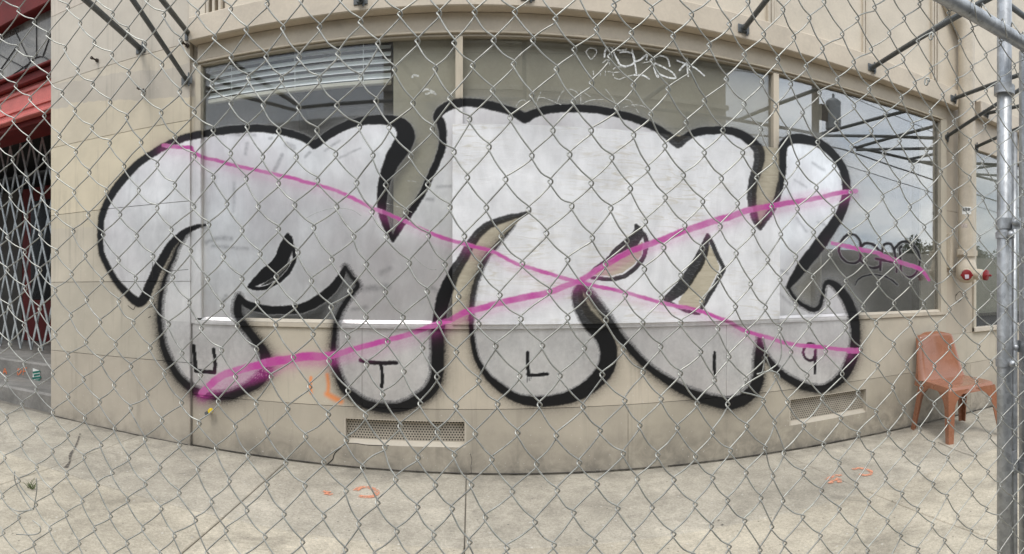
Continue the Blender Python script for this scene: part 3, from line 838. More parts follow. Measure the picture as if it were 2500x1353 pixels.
# ------------------------------------------------------------------ marks: thin paint on glass, wall and ground
def paint_mat(name, col, rough=.5, patchy=.0, scale=40.0):
    m, nt, p = newmat(name)
    p.inputs['Base Color'].default_value = (*col, 1)
    p.inputs['Roughness'].default_value = rough
    if patchy:
        co = coords(nt, rnd=False)
        tr = N(nt, 'ShaderNodeBsdfTransparent')
        ms = N(nt, 'ShaderNodeMixShader')
        n = noise(nt, co, scale, 6, .7, .6)
        L(nt, ramp(nt, n, .5 - .3 * patchy, .5 + .25, .1 + .9 * (1 - patchy), 1.0) if False else ramp(nt, n, .30 + .2 * patchy, .46 + .2 * patchy, 0, .95), ms.inputs[0])
        L(nt, tr.outputs[0], ms.inputs[1]); L(nt, p.outputs[0], ms.inputs[2])
        L(nt, ms.outputs[0], nt.nodes['Material Output'].inputs[0])
    return m
M_WHITE = paint_mat('white_marker', (.80, .81, .80), .4, .25, 60)
M_SCR = paint_mat('scratched_glass', (.55, .55, .52), .6, .35, 60)
M_ORANGE = paint_mat('orange_marking_paint', (.78, .20, .06), .6, .25, 55)
M_ORANGE2 = paint_mat('faded_orange_marking_paint', (.72, .30, .18), .7, .45, 45)
M_CRACK = simple('dark_line', (.035, .032, .028), .95, var=.2)  # dark colour for cracks, scrawls and the gap at the wall base
M_STAIN = paint_mat('grime', (.09, .08, .07), .9, .5, 35)
M_GRIME = paint_mat('pavement_grime', (.16, .148, .125), .9, .6, 22)
pane2 = [o for o in win.children if o.name.startswith('pane')][1]
def mark(name, segs, w, mat, parent, d, org=(0, 0), k=1.0, n=4, dup=0):
    for i, s in enumerate(segs):
        mb = MB()
        q = catmull([(org[0] + x / k, org[1] + y / k) for x, y in s], n) if len(s) > 2 else np.array([(org[0] + x / k, org[1] + y / k) for x, y in s])
        pts = []; ws = []
        dd = d - .0004 * (i % 4)
        for a, b in q:
            X, Z = W(a, b, dd)
            pts.append((X, dd, Z)); ws.append(w * math.hypot(X, dd) / F)
        mb.ribbon(pts, ws)
        mb.build(name, mat, parent)
TAG = [[(705, 440), (710, 390), (730, 362), (760, 365), (790, 430), (810, 470), (830, 500)], [(770, 360), (830, 350), (870, 360), (865, 380), (800, 382)],
       [(820, 400), (870, 395), (920, 410), (935, 460), (920, 490), (870, 505), (820, 490), (805, 450)], [(915, 370), (925, 430), (940, 500), (950, 570)],
       [(940, 470), (980, 455), (1030, 415), (1025, 460)], [(1065, 460), (1080, 440), (1130, 425), (1180, 440), (1195, 470), (1205, 510)],
       [(1080, 480), (1085, 520), (1100, 570), (1115, 590), (1110, 540)], [(1085, 480), (1150, 510), (1220, 550), (1250, 590), (1230, 598), (1170, 585), (1115, 560)],
       [(930, 572), (1000, 575), (1050, 605)], [(1255, 460), (1330, 490), (1400, 520), (1470, 580)], [(1335, 440), (1335, 500), (1345, 585)], [(1275, 540), (1310, 500), (1340, 480)]]
TAG2 = [[(770, 560), (780, 590), (820, 605), (870, 585), (930, 572)], [(770, 530), (800, 510), (850, 515), (880, 510)], [(620, 540), (622, 575)], [(672, 540), (674, 578)], [(712, 540), (713, 578)],
        [(730, 545), (780, 552), (832, 548)], [(560, 400), (590, 368), (630, 372), (645, 400), (610, 450), (590, 440), (565, 400)], [(990, 480), (1060, 470)], [(690, 480), (730, 455), (750, 500)]]
SCRATCH = [[(30, 810), (60, 770), (100, 765), (110, 790)], [(175, 815), (220, 700)], [(190, 750), (240, 745), (330, 780), (375, 800)], [(340, 790), (370, 720), (400, 690), (440, 680), (490, 700), (515, 740)], [(525, 690), (525, 795)],
           [(525, 690), (600, 740)], [(530, 795), (600, 765), (700, 758)], [(715, 680), (760, 740), (810, 815)], [(830, 770), (870, 760), (910, 775), (965, 860)], [(850, 820), (920, 800), (1000, 810), (1065, 850)]]
mark('paint_tag', TAG, 4.2, M_WHITE, pane2, 3.528, (1250, 0), 3.125)
mark('paint_tag', TAG2, 2.6, M_SCR, pane2, 3.5285, (1250, 0), 3.125)
mark('scratch', SCRATCH, 1.7, M_SCR, pane2, 3.5288, (1250, 0), 3.125)
pane1 = [o for o in win.children if o.name.startswith('pane')][0]
mark('residue', [[(1030, 222), (1045, 218), (1066, 232)], [(1010, 183), (1022, 186)], [(1005, 190), (1012, 182)], [(1038, 230), (1062, 224)]], 5, M_SCR, pane1, 3.5285)
mark('scratch', [T(2, (20, 1060), (120, 1010), (260, 975), (400, 990), (480, 1040)), T(2, (850, 750), (910, 752), (955, 768)), T(2, (690, 935), (800, 970), (900, 1010)), T(6, (900, 10), (960, 70), (1040, 125), (1100, 130))], 1.2, M_SCR, pane1, 3.5287)
low_panels = [o for o in bld.children if o.name.startswith('wall_panel')]
wp_left = low_panels[7]
if False: mark('orange_mark', [[(759, 925), (758, 942), (760, 958)], [(800, 918), (802, 940), (801, 958), (800, 966), (812, 972)], [(806, 948), (801, 962)]], 6, M_ORANGE, low_panels[9], 3.4985)
mark('pencil_scrawl', [[(312, 746), (325, 756), (330, 748)], [(358, 752), (372, 748), (380, 742)], [(376, 738), (380, 758)], [(362, 776), (368, 772)]], 1.5, M_CRACK, low_panels[1], 3.4735)
mark('pencil_scrawl', [[(385, 660), (420, 661), (460, 658)], [(372, 640), (372, 680)], [(382, 664), (400, 667)]], 1.0, M_CRACK, low_panels[1], 3.4736)
mark('crack', [[(834, 1092), (820, 1104), (815, 1112), (812, 1122), (800, 1133)]], 2.4, M_CRACK, low_panels[7], 3.4985)
mark('crack', [[(840, 1082), (870, 1083), (900, 1087), (950, 1088)]], 1.6, M_CRACK, low_panels[7], 3.4986)
mark('crack', [[(1148, 1108), (1152, 1122), (1150, 1138), (1151, 1156)]], 1.0, M_CRACK, low_panels[7], 3.4986)
mark('scribble', [[(2332, 722), (2344, 712), (2350, 725), (2340, 738), (2332, 728), (2338, 716)], [(2352, 716), (2364, 730)]], 1.2, M_CRACK, low_panels[15], 3.4985)
def wall_base_gap():
    # ragged dark gap where the wall meets the pavement
    for x0, x1, y in ((-3.3, -1.93, 3.474), (-1.93, 1.3, 3.499), (1.3, 5.6, 3.499)):
        pts = []; ws = []
        x = x0
        while x < x1:
            pts.append((x, y - .004 + random.uniform(-.003, .003), G(x) + .0035)); ws.append(random.uniform(.006, .018)); x += .045
        m = MB().ribbon(pts, ws, (0, 0, 1)); m.build('gap', M_CRACK, walk_o)
wall_base_gap()
def ground_pt(px, py, dz=.004):
    t = (px - PX0) / F; v = (py - PY0) / F
    r = (CAM_Z - dz) / (v + SLOPE * math.sin(t))
    X, Y = r * math.sin(t), r * math.cos(t)
    return X, Y, G(X) + dz
def gmark(name, segs, w, mat):
    for i, s in enumerate(segs):
        mb = MB()
        q = catmull(s, 4) if len(s) > 2 else np.array(s, float)
        mb.ribbon([ground_pt(a, b, .0035 + .0006 * (i % 3)) for a, b in q], w if not isinstance(w, list) else list(np.interp(np.linspace(0, 1, len(q)), np.linspace(0, 1, len(w)), w)), (0, 0, 1))
        mb.build(name, mat, walk_o)
gmark('orange_mark', [[(868, 1198), (880, 1190), (900, 1190), (918, 1198), (916, 1209), (898, 1213), (876, 1211)]], .035, M_ORANGE2)
gmark('orange_mark', [[(790, 1198), (800, 1204), (810, 1208)], [(796, 1208), (803, 1200)]], .03, M_ORANGE2)
gmark('orange_mark', [[(2082, 1146), (2100, 1143), (2125, 1150), (2120, 1160), (2098, 1158)], [(2018, 1172), (2035, 1162), (2055, 1160)], [(2025, 1180), (2045, 1168), (2050, 1178)]], .03, M_ORANGE2)
gmark('stain', [[(1735, 1275), (1743, 1276)], [(1752, 1270), (1757, 1271)], [(1760, 1280), (1765, 1282)]], .016, M_STAIN)
gmark('stain', [[(160, 1142), (170, 1128), (172, 1110), (184, 1090), (196, 1058)]], [.03, .012, .02, .012, .012], M_STAIN)
gmark('crack', [[(2290, 1080), (2330, 1098), (2380, 1115)]], .005, M_CRACK)


# ------------------------------------------------------------------ red storefront next door
shop = thing('storefront', (-4.6, 4.2, .4), 'red and pink storefront with leaded transom and folding gate beyond the pilaster', 'storefront')
M_RED = simple('dark_red_paint', (.14, .014, .013), .6, spec=.25, var=.25, scale=4, dirt=(.05, .02, .015), dirt_amt=.5)
M_PINK = simple('faded_red_paint', (.60, .155, .135), .55, var=.2, scale=4, dirt=(.2, .07, .06), dirt_amt=.45)
M_STEP = simple('grey_step_paint', (.215, .205, .19), .7, var=.35, scale=5, dirt=(.30, .27, .21), dirt_amt=.5)
XS0, XS1 = -9.0, -3.302
MB().box(XS0, XS1, 3.78, 4.0, 3.88, 5.2, b=.01).build('cornice', M_RED, shop)
MB().box(XS0, XS1, 3.70, 3.95, 3.15, 3.238, b=.012).build('ledge', M_RED, shop)
MB().box(XS0, XS1, 3.66, 3.95, 3.24, 3.265, b=.006).build('ledge', M_RED, shop)
MB().box(XS0, XS1, 3.76, 3.95, 2.87, 3.148, b=.004).build('lintel', M_PINK, shop)
for x0, x1 in ((-4.62, -3.32), (-6.0, -4.70)):
    MB().box(x0, x1, 3.745, 3.77, 3.085, 3.12, b=.004).build('panel_moulding', M_PINK, shop)
    MB().box(x0, x0 + .03, 3.745, 3.77, 2.955, 3.083, b=.004).build('panel_moulding', M_RED, shop)
    MB().box(x0, x1, 3.745, 3.77, 2.925, 2.953, b=.004).build('panel_moulding', M_PINK, shop)
MB().box(XS0, XS1, 3.72, 4.1, 2.835, 2.868, b=.008).build('moulding', M_PINK, shop)
MB().box(XS0, XS1, 3.80, 4.2, 2.775, 2.833, b=.006).build('soffit_beam', M_RED, shop)
# leaded transom glass with fan leading
M_LEADGL = flat_glass('transom_glass', 1.6, (.35, .37, .38), .55)
tr = MB().box(XS0, XS1, 3.90, 3.906, 3.20, 3.89).build('transom', M_LEADGL, shop)
MB().box(XS0, XS1, 3.97, 3.99, 3.20, 3.89).build('transom_back', simple('transom_shade', (.25, .26, .26), .9, var=.4, scale=2), shop)
M_LEAD = simple('lead_came', (.03, .03, .03), .6, var=.2)
for cx0 in (-4.75, -3.9, -5.9, -7.05):
    arcs = []
    for k in range(7):
        a = math.pi * (k + .5) / 7
        arcs.append([(cx0 + .20 * math.cos(a), 3.894, 3.30 + .17 * math.sin(a)), (cx0 + .75 * math.cos(a), 3.894, min(3.87, 3.30 + .62 * math.sin(a)))])
    arcs.append([(cx0 + .20 * math.cos(math.pi * k / 14), 3.893, 3.30 + .17 * math.sin(math.pi * k / 14)) for k in range(15)])
    for a in arcs:
        if max(p[0] for p in a) < XS1 - .02:
            MB().tube(a, .005, 5).build('lead_came', M_LEAD, tr)
# entry recess, steps and door
step1 = MB(); step1.box(XS0, XS1, 3.56, 4.01, -.2, .228, b=.018); step1.build('step', M_STEP, shop)
step2 = MB(); step2.box(XS0, XS1, 4.0, 6.6, -.2, .405, b=.018); st2 = step2.build('step', M_STEP, shop)
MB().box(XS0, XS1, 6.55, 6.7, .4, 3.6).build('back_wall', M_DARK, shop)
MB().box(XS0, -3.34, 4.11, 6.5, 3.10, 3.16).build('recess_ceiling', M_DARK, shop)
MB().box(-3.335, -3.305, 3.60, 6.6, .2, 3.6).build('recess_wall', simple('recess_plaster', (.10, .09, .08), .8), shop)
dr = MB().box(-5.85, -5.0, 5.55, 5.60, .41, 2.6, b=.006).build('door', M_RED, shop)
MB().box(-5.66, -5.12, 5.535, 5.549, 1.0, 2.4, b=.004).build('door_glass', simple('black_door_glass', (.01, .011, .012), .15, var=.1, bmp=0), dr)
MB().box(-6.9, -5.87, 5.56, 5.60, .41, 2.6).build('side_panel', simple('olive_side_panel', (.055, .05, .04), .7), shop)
MB().box(-8.6, -6.93, 5.56, 5.62, .41, 2.6).build('side_panel', simple('dark_side_panel', (.02, .02, .018), .5), shop)  # near-black panel further along the entry
# folding lattice gate
gate = MB().box(XS0, XS1 - .01, 4.60, 4.63, 3.04, 3.07, b=.004).build('folding_gate', M_GALV, shop)
gate['label'] = 'galvanized folding lattice gate across the dark entry'
M_GATE = galv('gate_steel', (.50, .53, .54), .42, .55)
GZ0, GZ1 = .44, 3.05
bars = {}
for sgn in (-1, 1):
    mb = MB()
    lean = .385 * sgn
    yb = 4.585 + .014 * sgn
    for e in (-.004, .004):
        pass
    mb.add([(-.014 - lean, yb - .006, GZ0), (.014 - lean, yb - .006, GZ0), (.014 - lean, yb + .006, GZ0), (-.014 - lean, yb + .006, GZ0),
            (-.014 + lean, yb - .006, GZ1 - .05), (.014 + lean, yb - .006, GZ1 - .05), (.014 + lean, yb + .006, GZ1 - .05), (-.014 + lean, yb + .006, GZ1 - .05)],
           [(0, 3, 2, 1), (4, 5, 6, 7), (0, 1, 5, 4), (1, 2, 6, 5), (2, 3, 7, 6), (3, 0, 4, 7)])
    me = bpy.data.meshes.new('lattice_bar'); me.from_pydata(mb.v, [], mb.f)
    bars[sgn] = me
x = -4.12
while x > -6.3:
    for sgn in (-1, 1):
        b = link('lattice_bar', bars[sgn], M_GATE, gate); b.location = (x, 0, 0)
    x -= .185
# marks on the step
stk = MB()
X, Z = W(88, 918, 3.996); stk.add([(X - .05, 3.995, Z - .075), (X + .05, 3.995, Z - .085), (X + .06, 3.995, Z + .06), (X - .045, 3.995, Z + .075)], [(0, 1, 2, 3)])
so = stk.build('sticker', paint_mat('white_paper', (.72, .73, .70), .5), st2)
mark('print', [[(80, 910), (98, 907)], [(82, 917), (97, 914)], [(79, 924), (100, 921)], [(85, 930), (97, 928)]], 5, paint_mat('green_print', (.01, .13, .10), .5), so, 3.993)
mark('orange_mark', [[(8, 912), (12, 900), (16, 914)], [(9, 908), (16, 908)], [(44, 900), (42, 916)], [(44, 900), (52, 906), (44, 916)], [(58, 900), (56, 916)], [(58, 900), (66, 898)], [(57, 907), (64, 906)]], 2.4, M_ORANGE, st2, 3.996)

# ------------------------------------------------------------------ grass tuft in the pavement joint
gx, gy, gz = ground_pt(75, 1192)
tuft = MB()
for k in range(46):
    a = random.uniform(0, 6.28); l = random.uniform(.02, .06); tl = random.uniform(.2, 1.1)
    bx, by = gx + random.uniform(-.025, .025), gy + random.uniform(-.012, .012)
    p0 = (bx, by, gz); p1 = (bx + math.cos(a) * l * tl * .5, by + math.sin(a) * l * tl * .5, gz + l * .6); p2 = (bx + math.cos(a) * l * tl * 1.2, by + math.sin(a) * l * tl * 1.2, gz + l * .75)
    tuft.ribbon([p0, p1, p2], [.003, .0025, .0006], (math.sin(a), -math.cos(a), .2))
to = tuft.build('grass_tuft', simple('grass_blades', (.09, .13, .035), .6, var=.4, scale=30, bmp=0))
tag(to, 'small green grass tuft growing in the pavement joint', 'grass')

# ------------------------------------------------------------------ blind behind the left pane
bl = thing('window_blind', (-1.18, 3.62, 2.505), 'white horizontal slat blind raised behind the left window pane', 'blind')
M_SLAT = simple('white_blind_slat', (.90, .93, .93), .5, var=.06, scale=3, bmp=0)
sm = MB()
for k in range(6):
    a = k / 5
    sm.v += [(-.655, .010 * math.sin(a * 3.1) + (a - .5) * .038, (a - .5) * .047), (.655, .010 * math.sin(a * 3.1) + (a - .5) * .038, (a - .5) * .047)]
sm.f = [(2 * k, 2 * k + 1, 2 * k + 3, 2 * k + 2) for k in range(5)]
sme = bpy.data.meshes.new('slat'); sme.from_pydata(sm.v, [], sm.f)
for k in range(8):
    s = link('slat', sme, M_SLAT, bl); s.location = (-1.178, 3.574, 2.565 + k * .0465); s.rotation_euler = (random.uniform(-.12, .05), random.uniform(-.004, .004), 0)
MB().box(-1.835, -.52, 3.556, 3.59, 2.505, 2.535, b=.006).build('bottom_rail', simple('cream_rail', (.55, .52, .43), .5, var=.1), bl)
for x in (-1.64, -1.17, -.70):
    MB().tube([(x, 3.5485, 2.52), (x, 3.5485, 2.92)], .0018, 5).build('cord', M_SLAT, bl)

# ------------------------------------------------------------------ awning frames left over the facade
def flange(name, x, y, z, parent):
    m = MB()
    m.tube([(x, y - .03, z), (x, y - .004, z)], .026, 12)
    m.box(x - .045, x + .045, y - .008, y - .0005, z - .03, z + .03, b=.003)
    m.tube([(x + .02, y - .012, z - .045), (x + .02, y - .012, z + .05)], .007, 6)
    return m.build(name, M_PIPE, parent)
fr = thing('awning_frame', (1.0, 3.41, 2.98), 'dark grey steel pipe awning frame standing out above the wide shop window', 'awning frame')
XA = [-1.93, -.69, .35, 1.83, 3.02, 4.06]
OUTY, OUTZ = 1.93, 2.93
def outx(x):
    return x - max(-.30, min(.33, .22 * (x - .9) / 1.2 * 1.5))
for x in XA:
    yw = 3.41 if -1.9 < x < 4.1 else 3.47
    MB().tube([(x, yw - .005, 2.985), (outx(x), OUTY, OUTZ)], .0185, 10).build('strut', M_PIPE, fr, smooth=True)
    flange('flange', x, yw, 2.985, fr)
for x, zl in ((-1.96, 2.67), (4.05, 2.63)):
    yw = 3.475 if x < 0 else 3.5
    MB().tube([(x, yw - .005, zl), (outx(x) - .03, OUTY, OUTZ - .02)], .0165, 10).build('brace', M_PIPE, fr, smooth=True)
    flange('flange', x, yw, zl, fr)
MB().tube([(outx(-1.93) - .03, OUTY, OUTZ), (outx(4.06) + .03, OUTY, OUTZ)], .0185, 10).build('front_bar', M_PIPE, fr, smooth=True)
f2 = thing('awning_frame', (-2.36, 3.475, 2.98), 'grey awning pipe at far left running up from a clamp on the pilaster', 'awning frame')
MB().tube([(-2.36, 3.47, 2.985), (-2.36, 1.74, 3.265)], .0215, 10).build('strut', M_PIPE, f2, smooth=True)
flange('flange', -2.36, 3.475, 2.985, f2)
MB().tube([(-2.36, 1.74, 3.27), (-6.2, 1.74, 3.27)], .0215, 10).build('front_bar', M_PIPE, f2, smooth=True)
f3 = thing('awning_frame', (4.6, 3.41, 2.98), 'grey awning pipes to the right of the standpipe above the far window', 'awning frame')
for x, xo in ((4.58, 4.30), (5.6, 5.2), (6.7, 6.2)):
    MB().tube([(x, 3.405, 2.97), (xo, 1.93, 2.87)], .0185, 10).build('strut', M_PIPE, f3, smooth=True)
    flange('flange', x, 3.41, 2.97, f3)
    MB().tube([(x - .08, 3.48, 2.62), (xo, 1.93, 2.84)], .0165, 10).build('brace', M_PIPE, f3, smooth=True)
    flange('flange', x - .08, 3.487, 2.62, f3)
MB().tube([(4.27, 1.93, 2.87), (7.4, 1.93, 2.87)], .0185, 10).build('front_bar', M_PIPE, f3, smooth=True)
# anchor bolts left in the pilaster
def bolt(px, py, d, label):
    X, Z = W(px, py, d)
    m = MB()
    m.tube([(X, d - .001, Z), (X, d - .014, Z)], .016, 6); m.tube([(X, d - .014, Z), (X - .012, d - .055, Z + .006)], .007, 8); m.tube([(X - .012, d - .05, Z + .006), (X - .014, d - .066, Z + .008)], .013, 6)
    tag(m.build('anchor_bolt', simple('rusty_bolt', (.06, .045, .035), .7, .4, var=.4, scale=50)), label, 'bolt', 'old anchors in the wall')
bolt(238, 148, 3.475, 'old anchor bolt high on the pilaster left of the awning clamp')
bolt(352, 222, 3.475, 'old anchor stub on the pilaster straight below the awning clamp')
bolt(458, 112, 3.475, 'old anchor bolt at the right edge of the pilaster beside the fascia')

# ------------------------------------------------------------------ capped pipe stub with yellow plug
X, Z = W(514, 1004, 3.5)
stub = thing('pipe_stub', (X, 3.5, Z), 'small grey pipe stub with yellow plug low on the wall', 'pipe')
smooth_angle(MB().tube([(X, 3.499, Z), (X, 3.47, Z - .002), (X - .006, 3.44, Z - .006)], .013, 12).build('pipe', M_PIPE, stub))
smooth_angle(MB().tube([(X + .02, 3.468, Z + .012), (X + .022, 3.446, Z + .012)], [.019, .016], 14).build('plug', simple('yellow_plastic', (.72, .52, .03), .4, var=.1), stub))

# ------------------------------------------------------------------ standpipe with twin red inlets
sp_ = thing('standpipe', (4.2, 3.36, .96), 'beige painted standpipe with two red capped inlets beside the window', 'standpipe')
M_SPIPE = simple('beige_pipe_paint', (.52, .455, .36), .45, var=.14, scale=6, dirt=(.2, .17, .13), dirt_amt=.4)
PXX, PYY = 4.205, 3.365
pts = [(PXX, PYY, 1.50), (PXX, PYY, 3.1), (PXX, PYY, 3.60)]
for k in range(1, 7):
    a = k / 6 * math.radians(55)
    pts.append((PXX - .25 * (1 - math.cos(a)), PYY + .05 * k / 6, 3.60 + .25 * math.sin(a)))
pts.append((PXX - .30, PYY + .15, 4.1))
smooth_angle(MB().tube(pts, .082, 24).build('pipe', M_SPIPE, sp_), 60)
cl = MB(); cl.tube([(PXX, PYY, 1.475), (PXX, PYY, 1.55)], .097, 24); cl.box(PXX - .12, PXX - .085, PYY - .05, PYY + .02, 1.485, 1.54, b=.006); cl.box(PXX + .085, PXX + .12, PYY - .05, PYY + .02, 1.485, 1.54, b=.006)
smooth_angle(cl.build('coupling', M_SPIPE, sp_))
bk = MB().box(PXX - .145, PXX - .105, 3.44, 3.498, 1.36, 1.70, b=.006); bk.build('bracket', M_SPIPE, sp_)
body = MB(); prof = [(1.474, .082), (1.45, .080), (1.43, .086), (1.40, .096), (1.36, .104), (1.31, .105), (1.27, .094), (1.235, .068), (1.22, .03)]
body.tube([(PXX, PYY, z) for z, r in prof], [r for z, r in prof], 24)
smooth_angle(body.build('inlet_body', M_SPIPE, sp_), 60)
M_CAP = simple('red_cap_paint', (.24, .009, .013), .45, var=.25, scale=20, dirt=(.1, .01, .01), dirt_amt=.4)
for dx, dy in ((-.145, -.12), (.05, -.175)):
    b0 = Vector((PXX + dx * .3, PYY + dy * .3, 1.31)); b1 = Vector((PXX + dx * 1.05, PYY + dy * 1.05, 1.295))
    d = (b1 - b0).normalized()
    smooth_angle(MB().tube([b0, b0 + d * .09, b1], [.052, .053, .045], 20).build('inlet', M_SPIPE, sp_))
    c = MB().tube([b1 - d * .005, b1 + d * .006, b1 + d * .028, b1 + d * .034], [.049, .052, .050, .038], 20)
    s = d.cross(Vector((0, 0, 1))).normalized()
    for e in (-1, 1):
        q = b1 + d * .03 + s * .05 * e
        c.tube([q, q + d * .02], .010, 8)
    co_ = smooth_angle(c.build('inlet_cap', M_CAP, sp_))
    if dx < 0:
        q = b1 + d * .0345
        u = Vector((0, 0, 1)); 
        k = MB().add([q - s * .02 - u * .03, q + s * .015 - u * .035, q + s * .022 + u * .02, q + s * .005 + u * .03, q - s * .018 + u * .012], [(0, 1, 2, 3, 4)])
        k.build('sticker', paint_mat('silver_sticker', (.55, .5, .55), .4), co_)
pp = [o for o in sp_.children if o.name.startswith('pipe')][0]
def on_pipe(name, pxa, pya, pxb, pyb, mat, parent, lift=.0012):
    # a small label wrapped on the round pipe
    mb = MB(); n = 6
    rr = .082 + lift
    def ang(px):
        t = (px - PX0) / F
        # signed offset of the sight line from the pipe axis
        off = PXX * math.cos(t) - PYY * math.sin(t)
        return math.asin(max(-.98, min(.98, -off / rr)))
    base = math.atan2(-PXX, -PYY)
    r0 = math.hypot(PXX, PYY) - .08
    za, zb = CAM_Z + (PY0 - pya) / F * r0, CAM_Z + (PY0 - pyb) / F * r0
    a0, a1 = ang(pxa), ang(pxb)
    for k in range(n + 1):
        a = a0 + (a1 - a0) * k / n
        dx, dy = -math.sin(math.atan2(PXX, PYY)), -math.cos(math.atan2(PXX, PYY))
        tx, ty = math.cos(math.atan2(PXX, PYY)), -math.sin(math.atan2(PXX, PYY))
        X = PXX + rr * (dx * math.cos(a) + tx * math.sin(a)); Y = PYY + rr * (dy * math.cos(a) + ty * math.sin(a))
        mb.v += [(X, Y, za), (X, Y, zb)]
    mb.f = [(2 * k, 2 * k + 1, 2 * k + 3, 2 * k + 2) for k in range(n)]
    return mb.build(name, mat, parent)
M_STK = paint_mat('sticker_white', (.78, .78, .75), .4)
M_INK = paint_mat('sticker_ink', (.01, .01, .01), .4)
s1 = on_pipe('sticker', 2349, 505, 2371, 523, M_STK, pp)
def letter(ch, x0, x1, y0, y1):
    w = 1.7
    xm = (x0 + x1) / 2
    bars_ = {'A': [(x0, y1, x0 + w, y0), (x1 - w, y1, x1, y0), (x0, y0 + w, x1, y0), (x0, (y0 + y1) / 2 + w, x1, (y0 + y1) / 2)],
             'B': [(x0, y1, x0 + w, y0), (x0, y0 + w, x1 - .6, y0), (x0, y1, x1 - .6, y1 - w), (x0, (y0 + y1) / 2 + w / 2, x1 - .6, (y0 + y1) / 2 - w / 2), (x1 - w, y1 - .8, x1, y0 + .8)],
             'U': [(x0, y1, x0 + w, y0), (x1 - w, y1, x1, y0), (x0, y1, x1, y1 - w)], 'S': [(x0, y0 + w, x1, y0), (x0, y1, x1, y1 - w), (x0, (y0 + y1) / 2 + w / 2, x1, (y0 + y1) / 2 - w / 2), (x0, (y0 + y1) / 2, x0 + w, y0), (x1 - w, y1, x1, (y0 + y1) / 2)]}[ch]
    for a, b, c, d_ in bars_:
        on_pipe('print', a, b, c, d_, M_INK, s1, .0022)
letter('A', 2350.5, 2355, 507, 516); letter('B', 2356.5, 2360.5, 507, 516); letter('U', 2362, 2365, 507.5, 515.5); letter('S', 2366, 2369, 508, 515.5)
on_pipe('sticker', 2346, 546, 2362, 556, paint_mat('worn_sticker', (.6, .52, .48), .6, .4, 90), pp)
# yellow spot on the far window
w2p = [o for o in w2.children if o.name.startswith('pane')][0]
X, Z = W(2391, 808, 3.52); mb = MB(); n = 20
mb.v = [(X + .045 * math.cos(2 * math.pi * k / n), 3.5245, Z + .034 * math.sin(2 * math.pi * k / n)) for k in range(n)]; mb.f = [tuple(range(n))]
mb.build('spot_sticker', paint_mat('yellow_sticker', (.72, .58, .05), .4), w2p)

